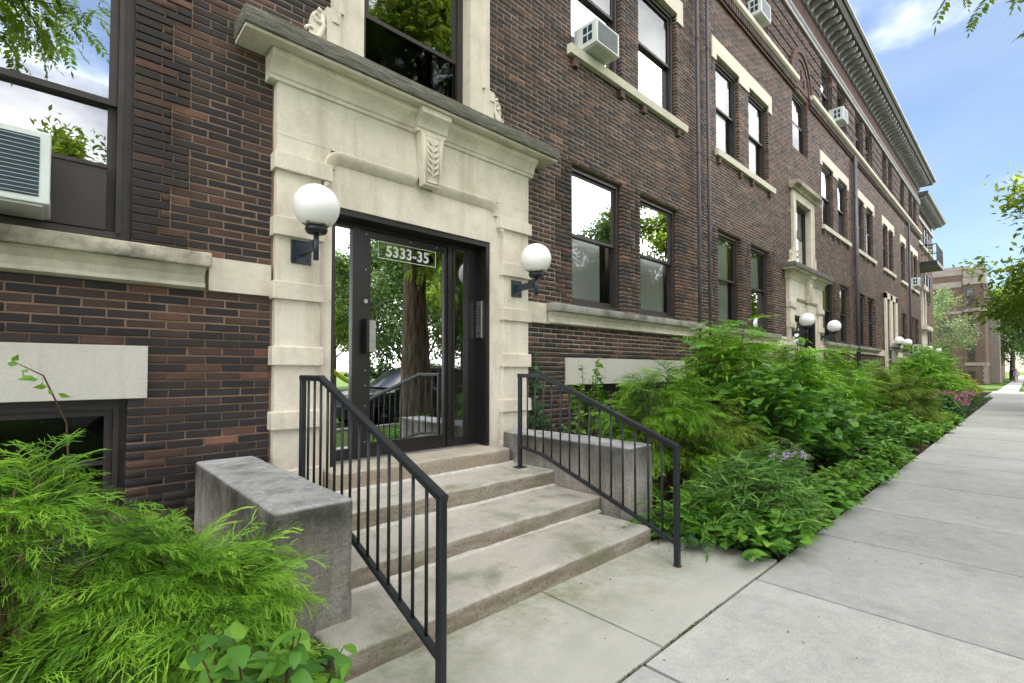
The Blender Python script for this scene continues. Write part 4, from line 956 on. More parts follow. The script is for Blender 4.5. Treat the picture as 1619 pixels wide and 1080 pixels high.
for x0, x1, y, z in ((1.18, 3.76, -1.523, 0.128), (1.18, 3.80, -0.925, 0.262), (1.72, 3.78, -0.32, 0.415)):
    n = 40; vs = []
    for i in range(n+1):
        x = x0+(x1-x0)*i/n; w = 0.022*(1+0.7*mnoise.noise(Vector((x*5, y*9, 0)))); h = 0.020*(1+0.6*mnoise.noise(Vector((x*6, y*3, 5))))
        vs += [(x, y-w-0.004, z-0.006), (x, y-w*.5, z+h*.45), (x, y+0.012, z+h)]
    o = MB().add(vs, [(3*i+j, 3*i+j+3, 3*i+j+4, 3*i+j+1) for i in range(n) for j in range(2)]).build('mortar_fillet', M_FILLET, ST, True); o.matrix_parent_inverse = Matrix.Translation((-2.4, 1.1, 0))
# second stoop, mostly behind the shrubs
ST2 = tag(empty('entrance_stoop', (15.0, -1.0, 0)), 'stone stoop behind the shrubs at the second entrance', 'steps')
for i, (y0, zt) in enumerate(((-2.0, 0.13), (-1.5, 0.26), (-0.92, 0.41), (-0.31, 0.58))):
    MB().cbox(-1.2, 1.35, y0+1.0, 0.97, -0.1, zt, 0.012).build('step', M_STEP, ST2)

# ------------------------------------------------------------------ railings
def railing(name, lo, up, label):
    """lo/up = (x,y) of the lower and the upper post"""
    R = tag(empty(name, (lo[0], lo[1], 0)), label, 'railing', 'painted steel hand rails of the stoop')
    O = Vector((lo[0], lo[1], 0)); d = Vector((up[0]-lo[0], up[1]-lo[1], 0)); Ln = d.length; d.normalize()
    def at(s, z): return d*s + Vector((0, 0, z))
    bend = Ln - 0.42; zl, zu = 0.885, 1.395; bl, bu = 0.17, 0.60
    ang = math.atan2(d.y, d.x)
    def bar(nm, pts, w, h):
        mb = MB(); vs = []; n = Vector((-d.y, d.x, 0))
        for i, p in enumerate(pts):
            t = (pts[min(i+1, len(pts)-1)] - pts[max(i-1, 0)]).normalized(); u = t.cross(n).normalized()
            if u.z < 0: u = -u
            c = 0.35
            for a, b_ in ((-1,-1+c),(-1+c,-1),(1-c,-1),(1,-1+c),(1,1-c),(1-c,1),(-1+c,1),(-1,1-c)): vs.append(p + n*a*w/2 + u*b_*h/2)
        k = 8; fs = [(i*k+j, i*k+(j+1) % k, (i+1)*k+(j+1) % k, (i+1)*k+j) for i in range(len(pts)-1) for j in range(k)] + [tuple(range(k)), tuple(range(len(pts)*k-1, (len(pts)-1)*k-1, -1))]
        mb.add(vs, fs); return mb.build(nm, M_RAIL, R)
    bar('handrail', [at(-0.02, zl-0.008), at(bend, zu-0.012), at(bend+0.03, zu), at(Ln+0.02, zu)], 0.045, 0.042)
    bar('bottom_rail', [at(0.0, bl), at(bend, bu-0.008), at(bend+0.03, bu), at(Ln, 0.645)], 0.036, 0.032)
    def hz(s): return zl + (zu-zl)*min(1, s/bend)
    def bz(s): return bl + (bu-bl)*min(1, s/bend) + max(0, (s-bend))*0.1
    nbal = 14
    for i in range(1, nbal+1):
        s = Ln*i/(nbal+1)
        mb = MB(); mb.tube([at(s, bz(s)), at(s, hz(s)-0.012)], 0.0088, 8); mb.build('baluster', M_RAIL, R, True)
    for s, z0, z1 in ((0, -0.01, zl-0.01), (Ln, 0.42, zu-0.005)):
        p = at(s, 0); mb = MB()
        c = 0.0205; e = 0.006
        poly = [(p.x+a*c+b_*0, p.y+b_*c) for a, b_ in ((-1,-.7),(-.7,-1),(.7,-1),(1,-.7),(1,.7),(.7,1),(-.7,1),(-1,.7))]
        mb.prism(poly, 'z', z0, z1); mb.build('post', M_RAIL, R)
    p = at(Ln, 0); MB().cbox(p.x-0.055, p.x+0.055, p.y-0.055, p.y+0.055, 0.408, 0.424, 0.004).build('base_plate', M_RAIL, R)
    p = at(0, 0); MB().lathe([(0.032, 0.0), (0.03, 0.01)], 12, (p.x, p.y, 0)).build('base_collar', M_TWIG, R)
    return R
railing('stair_railing', (1.268, -2.51), (1.35, -0.60), 'black steel railing on the left side of the stoop, nearest the camera')
railing('stair_railing', (3.377, -2.51), (3.63, -0.58), 'black steel railing on the right side of the stoop, beside the shrubs')

# ------------------------------------------------------------------ globe wall lamps
def globe_lamp(x, y, z, wall_y, label, R=0.178, drop=0.30, detail=True):
    L_ = tag(empty('globe_lamp', (x, wall_y, z-drop)), label, 'lamp', 'white globe lamps beside the entrances')
    dy = y - wall_y
    gl = MB().sphere((0, 0, 0), R, 32, 20).build('globe', M_GLOBE, L_, True); gl.location = (0, dy, drop)
    MB().lathe([(0.075, -R-0.035), (0.088, -R-0.005), (0.075, -R+0.02)], 20, (0, dy, drop)).build('globe_collar', M_RAIL, L_, True)
    MB().lathe([(0.021, -0.13), (0.021, drop-R-0.02)], 14, (0, dy, 0)).build('lamp_stem', M_PIPEB, L_, True)
    MB().box(-0.02, 0.02, dy+0.02, -0.012, -0.04, 0.035).build('lamp_arm', M_PIPEB, L_)
    MB().cbox(-0.085, 0.085, -0.012, 0.0, -0.11, 0.09, 0.003).build('wall_plate', M_PIPEB, L_)
    if detail:
        for sx in (-0.055, 0.055):
            for sz in (-0.075, 0.055): MB().lathe([(0.01, -0.008), (0.01, 0.0)], 8, (sx, -0.012, sz), 'y').build('bolt', M_RAIL, L_)
    return L_
M_PIPEB = plain('lamp_bracket_paint', (0.022,0.035,0.052), 0.4, 0.5, var=0.15, vs=9)
globe_lamp(1.505, -0.42, 2.765, -0.087, 'white globe lamp on left side of the numbered entrance')
globe_lamp(4.045, -0.42, 2.745, -0.087, 'white globe lamp on right side of the numbered entrance')
globe_lamp(PORT[1]-1.27, -0.42, 2.75, -0.087, 'white globe lamp on left side of second entrance, above the shrubs', detail=False)
globe_lamp(PORT[1]+1.28, -0.42, 2.75, -0.087, 'white globe lamp on right side of second entrance, by a window pair', detail=False)
globe_lamp(26.9, -0.45, 2.75, -0.095, 'left globe lamp of the third entrance along the front', detail=False)
globe_lamp(29.05, -0.45, 2.75, -0.095, 'right globe lamp of the third entrance along the front', detail=False)
globe_lamp(38.2, -0.25, 2.75, 0.34, 'left globe lamp at the far wing entrance', detail=False)
globe_lamp(42.4, -0.25, 2.75, 0.34, 'right globe lamp at the far wing entrance', detail=False)

# ------------------------------------------------------------------ window air conditioners
def ac_unit(x0, x1, y0, z0, z1, label, y1=0.10, fins=True):
    A = tag(empty('window_air_conditioner', ((x0+x1)/2, y1, z0)), label, 'air conditioner', 'window air conditioners')
    w = (x1-x0)/2; d = y0-y1; h = z1-z0
    cs = MB(); cs.cbox(-w, w, d, 0, 0, h, 0.008); cs.build('casing', M_ACW, A)
    mx_, mz = w*0.14, h*0.09
    MB().box(-w+mx_, w-mx_*1.2, d-0.003, d+0.01, mz, h-mz).build('coil', M_ACD, A)
    if fins:
        n = 14
        for i in range(n):
            z = mz + (h-2*mz)*(i+0.5)/n
            MB().box(-w+mx_, w-mx_*1.2, d-0.006, d-0.0035, z-0.0011, z+0.0011).build('grille_wire', M_ACW, A)
    for sx in (-1, 1):
        for jz in range(2):
            for jy in range(2):
                MB().box(sx*w-0.003, sx*w+0.003, d*0.52+jy*d*0.22-0.03+0.0, d*0.52+jy*d*0.22+0.04, h*(0.2+0.36*jz), h*(0.48+0.36*jz)).build('side_vent', M_ACD, A)
    MB().box(-w*0.9, w*0.9, d*0.95, d*0.1, -0.012, 0.0).build('drip_pan', M_ACW, A)
    return A
ac_unit(-0.62, -0.045, -0.36, 2.43, 2.86, 'white window air conditioner in the left ground floor window with wire grille', 0.06)
ac_unit(5.40, 5.95, -0.29, 6.04, 6.38, 'white air conditioner sticking out of the second floor window above the entrance lamp', 0.12)
ac_unit(11.6, 12.2, -0.30, 9.66, 10.05, 'white air conditioner in top floor window above the belt course', 0.12, False)
ac_unit(18.75-0.2, 19.15, -0.35, 9.66, 10.08, 'white air conditioner in the top floor between two far windows', 0.12, False)
ac_unit(33.9, 34.5, -0.3, 2.4, 2.85, 'small white air conditioner low in a far ground floor window', 0.1, False)
ac_unit(34.0, 34.6, -0.35, 6.05, 6.5, 'small white air conditioner in a far second floor window', 0.1, False)
ac_unit(43.6, 44.2, 0.0, 9.65, 10.2, 'small white air conditioner on the top floor of the end wing', 0.4, False)
# lettering on the nearest unit's lower rim, too faint to read in full

# ------------------------------------------------------------------ planting
def plant(name, loc, label, cat, group=None): return tag(empty(name, loc), label, cat, group)
def cypress(loc, rx, ry, h, nb, per, label, mat, seed, group, sl=(0.20, 0.36), tm=None, name='thread_cypress'):
    r = np.random.default_rng(seed); P = plant(name, loc, label, 'shrub', group); tm = tm or SPRAYS
    F = Fol(); stems = MB(); D = np.array([rx, ry, h])
    for b_ in range(nb):
        az = b_*2.399 + r.uniform(-.4, .4); el = math.asin(np.clip(r.uniform(0.02, 1.0), 0, 1))
        q = r.uniform(0.80, 1.08); tip = np.array([rx*math.cos(az)*math.cos(el)**0.8*q, ry*math.sin(az)*math.cos(el)**0.8*q, h*(0.10+0.90*math.sin(el))*r.uniform(.86, 1.06)])
        base = np.array([r.normal()*0.08*rx, r.normal()*0.08*ry, 0.03]); ctrl = np.array([tip[0]*0.4, tip[1]*0.4, tip[2]*0.98])
        ts = np.linspace(0, 1, 7); cur = [(1-t)**2*base + 2*t*(1-t)*ctrl + t*t*tip for t in ts]
        stems.tube(cur, [0.011*(1-0.8*t) for t in ts], 5, False)
        k = per; t = 0.45 + 0.55*r.uniform(0, 1, k)**0.7
        pos = ((1-t)**2)[:, None]*base + (2*t*(1-t))[:, None]*ctrl + (t*t)[:, None]*tip
        rad_ = pos*np.array([1, 1, 0.25]); rad_ /= np.linalg.norm(rad_, axis=1, keepdims=True)+1e-6
        tan = tip-ctrl; tan = tan/(np.linalg.norm(tan)+1e-6)
        out = rad_*0.55 + tan*0.55 + r.normal(size=(k, 3))*0.38 + np.array([0, 0, 0.18])
        Rm = frames(out, np.tile([0, 0, 1.0], (k, 1)) + r.normal(size=(k, 3))*0.25); sc = r.uniform(*sl, k)
        tint = np.clip(r.normal(0.40, 0.17, k) + 0.5*(t-0.75) + r.normal()*0.10, 0, 1); ids = r.integers(0, len(tm), k)
        for s in range(len(tm)):
            m_ = ids == s
            if m_.any(): F.inst(*tm[s], Rm[m_], pos[m_], sc[m_], tint[m_], SPRAY_T[s])
    o = link('foliage', F.mesh('foliage', mat), None, P); o['kind'] = 'stuff'
    stems.build('stem', M_TWIG, P, True)
    return P
def leafy(name, loc, rx, ry, h, nb, per, label, mat, seed, group=None, tmpl=LEAF, size=(0.06, 0.11), arch=0.4, up=0.6, cat='shrub', spread=0.8, flat=0.35, tmean=0.4, z0=0.0, stemr=0.008, lo=0.25):
    """shrub or herb: arching stems with leaves set alternately along them"""
    r = np.random.default_rng(seed); P = plant(name, loc, label, cat, group); F = Fol(); stems = MB()
    tm = tmpl if isinstance(tmpl, list) else [tmpl]
    for b_ in range(nb):
        az = r.uniform(0, 2*math.pi); q = r.uniform(0, 1)**0.55
        top = np.array([rx*math.cos(az)*q, ry*math.sin(az)*q, z0 + h*(1-0.55*q*q)*r.uniform(0.75, 1.05)])
        base = np.array([top[0]*0.35, top[1]*0.35, z0])
        ctrl = np.array([top[0]*(1-up*.6), top[1]*(1-up*.6), z0+(top[2]-z0)*(0.7+arch*0.4)])
        ts = np.linspace(0, 1, 6); cur = [(1-t)**2*base + 2*t*(1-t)*ctrl + t*t*top for t in ts]
        stems.tube(cur, [stemr*(1-0.75*t) for t in ts], 5, False)
        k = per; t = np.clip(lo + (1-lo)*(np.arange(k)+r.uniform(0, .6, k))/k, 0, 1)
        pos = ((1-t)**2)[:, None]*base + (2*t*(1-t))[:, None]*ctrl + (t*t)[:, None]*top
        tan = (2*(1-t))[:, None]*(ctrl-base) + (2*t)[:, None]*(top-ctrl); tan /= np.linalg.norm(tan, axis=1, keepdims=True)+1e-9
        a = np.arange(k)*2.4 + r.uniform(0, 6); sd = np.stack([np.cos(a), np.sin(a), np.full(k, 0.05)], 1)
        out = tan*(1-spread) + sd*spread + r.normal(size=(k, 3))*0.2
        nr = np.tile([0, 0, 1.0], (k, 1)) + r.normal(size=(k, 3))*flat
        sc = r.uniform(*size, k); tint = np.clip(r.normal(tmean, 0.22, k) + 0.18*(t-0.6), 0, 1)
        Rm = frames(out, nr); ids = r.integers(0, len(tm), k)
        for s in range(len(tm)):
            m_ = ids == s
            if m_.any(): F.inst(*tm[s], Rm[m_], pos[m_], sc[m_], tint[m_])
    o = link('foliage', F.mesh('foliage', mat), None, P, smooth=False); o['kind'] = 'stuff'
    stems.build('stem', M_TWIG, P, True)
    return P
def flowers(P, pts, mat, size, seed, nm='flower'):
    r = np.random.default_rng(seed); F = Fol()
    for p in pts:
        k = 14; a = r.uniform(0, 6.28, k); el = r.uniform(0.1, 1.3, k)
        d = np.stack([np.cos(a)*np.cos(el), np.sin(a)*np.cos(el), np.sin(el)], 1)
        F.inst(*LEAF_S, frames(d, r.normal(size=(k, 3))), np.array(p)+d*size*0.6, np.full(k, size)*r.uniform(.6, 1.2, k), r.uniform(0, 1, k))
    o = link(nm, F.mesh(nm, mat), None, P); o['kind'] = 'stuff'

GC = 'thread-leaf cypress shrubs'
# left of the stoop
cypress((-0.14, -1.72, 0), 0.54, 0.78, 1.08, 84, 14, 'tall bright green thread-leaf cypress at the left edge, before the basement window', M_CYP, 11, GC, (0.20, 0.36))
cypress((0.36, -1.95, 0), 0.40, 0.58, 0.72, 60, 13, 'lower bright green thread-leaf cypress spreading against the left cheek block', M_CYP, 12, GC, (0.18, 0.34))
# young broad-leaved shrub in the front left corner: its leaves are single pieces
BL = plant('young_mulberry', (0.47, -2.76, 0), 'young broad-leaved shrub with toothed leaves in front of the left cheek block', 'shrub')
r = np.random.default_rng(31); st = MB(); lm = {}
for i in range(30):
    az = r.uniform(0, 6.28); q = r.uniform(0.2, 1)
    top = Vector((0.33*q*math.cos(az), 0.25*q*math.sin(az), r.uniform(0.42, 0.80)*(1.05-0.25*q))); base = Vector((top.x*0.2, top.y*0.2, 0)); c = Vector((top.x*0.55, top.y*0.55, top.z*0.8))
    cur = [base*(1-t)**2 + c*2*t*(1-t) + top*t*t for t in np.linspace(0, 1, 6)]
    st.tube(cur, [0.006-0.004*t for t in np.linspace(0, 1, 6)], 6, False)
    for k in range(10):
        t = 0.30 + 0.70*k/9; p = base*(1-t)**2 + c*2*t*(1-t) + top*t*t
        a = k*2.5 + r.uniform(0, 1) + az; d = np.array([[math.cos(a), math.sin(a), r.uniform(-0.35, 0.25)]]); n = np.array([[0, 0, 1.0]]) + r.normal(size=(1, 3))*0.35
        Rm = frames(d, n)[0]; tq = int(np.clip(r.normal(2.0 if k > 5 else 1.1, 0.8), 0, 3))
        if tq not in lm: lm[tq] = arr_mesh('leaf', *LEAF_B, np.full(len(LEAF_B[1]), [0.12, 0.35, 0.6, 0.9][tq]), M_BROAD); lm[tq].polygons.foreach_set('use_smooth', [True]*len(lm[tq].polygons))
        o = bpy.data.objects.new('leaf', lm[tq]); COL.objects.link(o); o.parent = BL
        s = r.uniform(0.06, 0.12)*(0.75 if k > 6 else 1)
        o.matrix_local = Matrix.Translation(p) @ Matrix([list(Rm[0]), list(Rm[1]), list(Rm[2])]).to_4x4() @ Matrix.Scale(s, 4)
st.build('stem', M_TWIG, BL, True)
leafy('low_creeper', (0.45, -2.25, 0), 0.6, 0.75, 0.22, 34, 12, 'low dark leafy creeper under the left cypress by the walk', M_BROADC, 32, 'low creepers', LEAF_W, (0.05, 0.09), cat='ground cover')
leafy('wall_seedling', (0.93, -1.45, 0.0), 0.12, 0.12, 0.82, 5, 8, 'few broad leaves poking up over the top of the left cheek block', M_BROAD, 33, None, LEAF, (0.06, 0.1), lo=0.8)
# arching stem in front of the left basement window
wv = plant('weed_stem', (0.05, -0.5, 0), 'thin arching weed stem before the left basement lintel', 'plant')
MB().tube([(0.02,0,0.0),(0.03,0,0.6),(0.0,-0.02,1.15),(-0.1,-0.05,1.42),(-0.22,-0.08,1.5)], [0.008,0.007,0.005,0.004,0.002], 6).build('stem', M_TWIG, wv, True)
F = Fol(); k = 10; pz = np.array([(-0.22+0.02*i, -0.08+RNG.normal()*0.02, 1.5-0.02*i) for i in range(k)]); F.inst(*LEAF_S, frames(rv(k)+[0, 0, -.3], rv(k)), pz, np.full(k, .06), RNG.uniform(.4, 1, k)); link('foliage', F.mesh('foliage', M_SUMAC), None, wv)
# right of the stoop
leafy('fern_clump', (4.08, -2.22, 0), 0.40, 0.45, 0.36, 30, 6, 'fern-like compound leaves at the foot of the right railing', M_SUMAC, 41, None, PINN, (0.16, 0.26), cat='plant', spread=0.7, tmean=0.35)
leafy('dark_groundcover', (4.15, -2.35, 0), 0.55, 0.45, 0.16, 44, 9, 'dark rounded ground leaves beside the right railing post', M_BROADC, 42, 'low creepers', LEAF_W, (0.05, 0.085), cat='ground cover')
cypress((5.28, -1.28, 0), 0.58, 0.72, 1.36, 72, 13, 'yellow-green thread-leaf cypress mound just right of the stoop', M_CYP, 43, GC, (0.22, 0.38))
cypress((5.95, -1.6, 0), 0.62, 0.75, 0.95, 50, 13, 'lower yellow-green cypress mound behind the asters', M_CYP2, 44, GC, (0.22, 0.36))
leafy('lobed_sapling', (4.95, -0.45, 0), 0.42, 0.30, 1.78, 13, 15, 'slender sapling with small lobed leaves before the right basement lintel', M_SUMAC, 45, None, LEAF_W, (0.05, 0.085), up=0.3, lo=0.45, tmean=0.5)
# ivy climbing by the pilaster
IV = plant('ivy', (4.42, -0.05, 0), 'dark ivy strand climbing the brick right of the entrance', 'ivy')
iv = MB(); F = Fol()
for s in range(5):
    pts = [(0.04*s-0.1+0.05*math.sin(z*4+s), 0.02-0.015*(s % 2), z) for z in np.linspace(0.3, (1.75, 1.45, 1.3, 1.25, 1.5)[s], 9)]; iv.tube(pts, 0.004, 5)
    k = 34 if s == 0 else 26; zz = RNG.uniform(0.55, pts[-1][2], k); wd = np.clip(0.13*(1.5-zz)+0.03, 0.02, 0.14)
    F.inst(*LEAF_W, frames(np.stack([RNG.normal(size=k), np.full(k, -.35), -np.abs(RNG.normal(size=k))-.2], 1), np.tile([0, -1.0, .3], (k, 1))+rv(k, .25)), np.stack([RNG.normal(size=k)*wd, np.full(k, 0.0)+RNG.uniform(-.04, .02, k), zz], 1), RNG.uniform(.05, .085, k), RNG.uniform(0, 1, k))
iv.build('stem', M_TWIG, IV, True); o = link('foliage', F.mesh('foliage', M_IVY), None, IV); o['kind'] = 'stuff'
# asters spilling over the walk
AS = leafy('aster_clump', (4.60, -2.55, 0), 0.66, 0.62, 0.64, 165, 24, 'grassy narrow-leaved aster clump spilling over the walk', M_ASTER, 46, None, LEAF_N, (0.09, 0.16), arch=0.6, spread=0.75, cat='plant', flat=0.8, stemr=0.004, lo=0.15)
AS2 = leafy('aster_clump', (5.35, -2.45, 0), 0.55, 0.55, 0.68, 120, 22, 'second narrow-leaved aster clump with lilac flowers farther along the walk', M_ASTER, 47, None, LEAF_N, (0.09, 0.15), arch=0.6, spread=0.75, cat='plant', flat=0.8, stemr=0.004, lo=0.15)
flowers(AS2, [(-0.1+0.05*RNG.normal(), -0.25+0.06*RNG.normal(), 0.60+0.03*RNG.normal()) for i in range(9)], M_LILAC, 0.03, 5)
leafy('yellow_green_weed', (4.85, -2.92, 0), 0.70, 0.22, 0.22, 60, 9, 'light green low weeds at the edge of the walk', M_SUMAC, 48, 'low creepers', LEAF, (0.05, 0.09), cat='ground cover', tmean=0.65)
SD = leafy('stonecrop', (6.05, -2.4, 0), 0.28, 0.28, 0.62, 40, 10, 'stonecrop with flat pale green flower heads', M_BROADC, 49, None, LEAF, (0.05, 0.08), cat='plant')
flowers(SD, [(0.27*math.cos(a)*q, 0.27*math.sin(a)*q, 0.66-0.2*q) for a, q in zip(RNG.uniform(0, 6.28, 60), RNG.uniform(0, 1, 60)**.5)], M_PALE, 0.025, 6, 'flower_heads')
for i, (x, lb) in enumerate(((5.75, 'fresh green weeds tumbling onto the walk beside the stonecrop'), (6.7, 'leafy weeds at the walk edge beneath the dark saplings'), (7.8, 'green edging plants at the walk by the leaning sapling'), (9.1, 'green edging plants at the walk below the broad sumac'), (4.35, 'small weeds at the corner of the entrance apron'), (13.2, 'green edging plants past the leafy borders'), (15.2, 'green edging plants in front of the olive cypress'), (17.2, 'green edging plants just before the pink flowers'))):
    leafy('edge_weeds', (x, -2.84, 0), 0.80, 0.32, 0.32+0.06*(i % 2), 74, 11, lb, M_SUMAC if i % 2 else M_BROAD, 80+i, 'low creepers', LEAF if i % 2 else LEAF_W, (0.06, 0.11), cat='ground cover', tmean=0.5, lo=0.05)
# tall pinnate-leaved shrubs and catalpa-like saplings
GS = 'shrubs along the front of the building'
leafy('sumac', (7.7, -1.15, 0), 0.85, 0.75, 2.35, 38, 17, 'tallest fern-leaved sumac, reaching over the second window sill', M_SUMAC, 51, GS, PINN, (0.30, 0.46), up=0.45, lo=0.35, tmean=0.66)
leafy('catalpa_sapling', (7.0, -1.9, 0), 0.95, 0.85, 1.55, 62, 18, 'dark broad-leaved sapling in the middle of the bed', M_BROAD, 52, GS, LEAF_W, (0.10, 0.19), lo=0.25, tmean=0.45)
leafy('catalpa_sapling', (8.3, -2.3, 0), 0.9, 0.62, 1.15, 54, 18, 'dark broad-leaved plant leaning over the walk edge', M_BROAD, 53, GS, LEAF_W, (0.09, 0.17), lo=0.2, tmean=0.42)
leafy('sumac', (10.0, -1.4, 0), 1.0, 0.85, 1.95, 44, 16, 'broad fern-leaved sumac before the second entrance', M_SUMAC, 54, GS, PINN, (0.28, 0.44), up=0.5, lo=0.3, tmean=0.68)
leafy('sumac', (12.3, -1.3, 0), 1.1, 0.9, 2.05, 46, 15, 'fern-leaved sumac right of the second entrance', M_SUMAC, 55, GS, PINN, (0.28, 0.44), up=0.5, lo=0.3, tmean=0.66)
leafy('leafy_border', (10.3, -2.45, 0), 1.1, 0.5, 0.75, 60, 16, 'dense leafy border plants beside the walk, below the sumacs', M_BROAD, 56, GS, LEAF, (0.08, 0.14), lo=0.15, tmean=0.4)
leafy('leafy_border', (12.6, -2.4, 0), 1.2, 0.5, 0.7, 60, 16, 'leafy border plants farther along the walk edge', M_SUMAC, 57, GS, LEAF, (0.07, 0.13), lo=0.15, tmean=0.45)
leafy('walk_edge_sprout', (11.2, -2.95, 0), 0.30, 0.22, 0.45, 8, 7, 'rounded leaves on a thin shoot leaning across the walk', M_BROAD, 58, None, LEAF_W, (0.10, 0.15), cat='plant', tmean=0.5)
leafy('white_hydrangea', (14.6, -1.2, 0), 0.8, 0.7, 1.75, 40, 18, 'shrub with pale white flower clusters by the second entrance', M_BROAD, 59, GS, LEAF, (0.08, 0.14), tmean=0.3)
cypress((15.4, -2.05, 0), 0.85, 0.75, 1.35, 60, 14, 'olive yellow cypress shrub past the second entrance', M_CYP2, 60, GC, (0.28, 0.45))
leafy('sumac', (17.5, -1.2, 0), 1.0, 0.9, 1.6, 36, 14, 'fern-leaved shrub behind the olive cypress', M_SUMAC, 61, GS, PINN, (0.3, 0.45), tmean=0.5)
leafy('maple_shrub', (21.5, -1.85, 0), 1.7, 1.1, 2.3, 84, 24, 'large rounded bright green maple shrub far along the walk', M_SUMAC, 62, GS, PINF, (0.3, 0.5), lo=0.2, tmean=0.65)
PK = leafy('pink_phlox', (19.6, -2.55, 0), 1.6, 0.45, 0.75, 90, 16, 'pink flowering perennials at the walk edge below the maple shrub', M_BROADC, 63, GS, LEAF, (0.08, 0.14), tmean=0.4)
flowers(PK, [(x, 0.4*math.sin(x*9.1)-0.15, 0.62+0.16*math.sin(x*17)) for x in np.linspace(-1.6, 1.6, 46)], M_PINK, 0.07, 7)
leafy('leafy_border', (24.3, -2.35, 0), 1.3, 0.6, 1.0, 60, 16, 'green border plants beyond the pink flowers', M_BROADC, 64, GS, LEAF, (0.1, 0.17), tmean=0.5)
leafy('golden_shrub', (30.5, -2.2, 0), 1.7, 0.7, 1.25, 70, 20, 'golden yellow shrub at the end of the bed', M_YEL, 65, GS, LEAF, (0.12, 0.2), tmean=0.5)
leafy('leafy_border', (27.3, -1.9, 0), 1.6, 1.0, 1.4, 60, 18, 'green shrub between the maple shrub and the golden shrub', M_BROAD, 66, GS, LEAF, (0.12, 0.2), tmean=0.66)
leafy('leafy_border', (34.5, -1.9, 0), 2.0, 0.9, 1.0, 60, 18, 'low green shrubs in front of the end wing', M_BROAD, 67, GS, LEAF, (0.14, 0.22), tmean=0.66)
leafy('rear_shrub', (9.0, -0.55, 0), 1.6, 0.35, 1.0, 50, 14, 'leafy shrub close to the wall between the windows', M_BROAD, 68, GS, LEAF, (0.08, 0.13), tmean=0.35)
leafy('rear_shrub', (6.4, -0.6, 0), 0.8, 0.4, 0.95, 36, 14, 'leafy shrub close to the basement windows behind the cypress', M_BROADC, 69, GS, LEAF, (0.07, 0.12), tmean=0.35)
# moss in the walk joint, litter on the apron
F = Fol(); k = 1100; xx = RNG.uniform(0.6, 3.1, k)**1.0; keep = (np.sin(xx*5.3)+np.sin(xx*13.1)+1.2 + (2.2-xx)) > RNG.uniform(0, 3, k); xx = xx[keep]; k = len(xx)
F.inst(*LEAF_S, frames(rv(k)+[0, 0, 1.2], rv(k)), np.stack([xx, -2.983+RNG.normal(size=k)*0.006, np.full(k, -0.012)], 1), RNG.uniform(.010, .020, k), RNG.uniform(0, 1, k))
tag(link('moss_line', F.mesh('moss_line', M_MOSS)), 'green moss growing in the long paving joint', 'moss', kind='stuff')
F = Fol(); k = 130; xx = np.concatenate([RNG.normal(3.75, .22, k//2), RNG.uniform(0.9, 5.5, k-k//2)]); yy = np.concatenate([RNG.normal(-2.25, .14, k//2), RNG.uniform(-4.2, -2.2, k-k//2)])
F.inst(*LEAF_S, frames(rv(k)*[1, 1, .15], np.tile([0, 0, 1.], (k, 1))+rv(k, .25)), np.stack([xx, yy, np.full(k, 0.006)], 1), RNG.uniform(.008, .026, k), RNG.uniform(0, 1, k))
tag(link('leaf_litter', F.mesh('leaf_litter', M_LITTER)), 'dry leaf litter scattered on the concrete', 'leaf litter', kind='stuff')
F = Fol(); k = 5200; xx = RNG.uniform(3.8, 36, k); yy = RNG.uniform(-2.97, -0.05, k)
F.inst(*LEAF, frames(rv(k)*[1, 1, .5], np.tile([0, 0, 1.], (k, 1))+rv(k, .4)), np.stack([xx, yy, RNG.uniform(0.0, 0.14, k)], 1), RNG.uniform(.06, .13, k), RNG.uniform(0, .7, k))
tag(link('ground_cover', F.mesh('ground_cover', M_BROADC)), 'low green ground cover between the shrubs', 'ground cover', kind='stuff')

# ------------------------------------------------------------------ trees
def grow(seed, H, R, trunk_r, first=0.35, nl=6):
    """returns trunk/limb solids and twig points for leaves"""
    r = np.random.default_rng(seed); mb = MB(); tips = []
    pts = [Vector((0.04*H*math.sin(i*0.9+seed)*i/6*0.4, 0.04*H*math.cos(i*0.7+seed)*i/6*0.4, H*0.8*i/6)) for i in range(7)]
    mb.tube([Vector((0, 0, -0.2))]+pts, [trunk_r*1.45]+[trunk_r*(1.12 if i == 0 else 1-0.8*i/6) for i in range(7)], 12)
    for i in range(nl):
        t = first + (0.95-first)*i/max(1, nl-1); p = pts[0].lerp(pts[-1], t); j = min(5, int(t*6)); p = pts[j].lerp(pts[j+1], t*6-j)
        az = i*2.4 + r.uniform(-.4, .4); ln = R*(1.05-0.55*t)*r.uniform(.85, 1.15); el = 0.25+0.75*t
        d = Vector((math.cos(az)*math.cos(el), math.sin(az)*math.cos(el), math.sin(el)))
        q = [p + d*ln*s + Vector((0, 0, 0.12*ln*s*s)) + Vector(r.normal(size=3))*0.05*ln*s for s in (0, .3, .6, .85, 1.0)]
        lr = trunk_r*0.42*(1-0.5*t); mb.tube(q, [lr, lr*.8, lr*.55, lr*.35, lr*.15], 7)
        for s in range(7):
            u = 0.3+0.7*s/6; k = min(3, int(u*4)); b0 = q[k].lerp(q[k+1], u*4-k)
            dd = (d*0.6 + Vector(r.normal(size=3))*0.7).normalized(); l2 = ln*0.42*r.uniform(.6, 1.2)
            e = b0 + dd*l2; m1 = b0.lerp(e, .5) + Vector(r.normal(size=3))*0.06*l2
            mb.tube([b0, m1, e], [lr*.3, lr*.2, lr*.06], 5)
            for w in range(4):
                c0 = b0.lerp(e, 0.35+0.65*w/3); dd2 = (dd + Vector(r.normal(size=3))*0.9).normalized(); e2 = c0 + dd2*l2*0.5
                mb.tube([c0, e2], [lr*.1, lr*.03], 4); tips.append((np.array(c0), np.array(e2)))
    return mb, tips
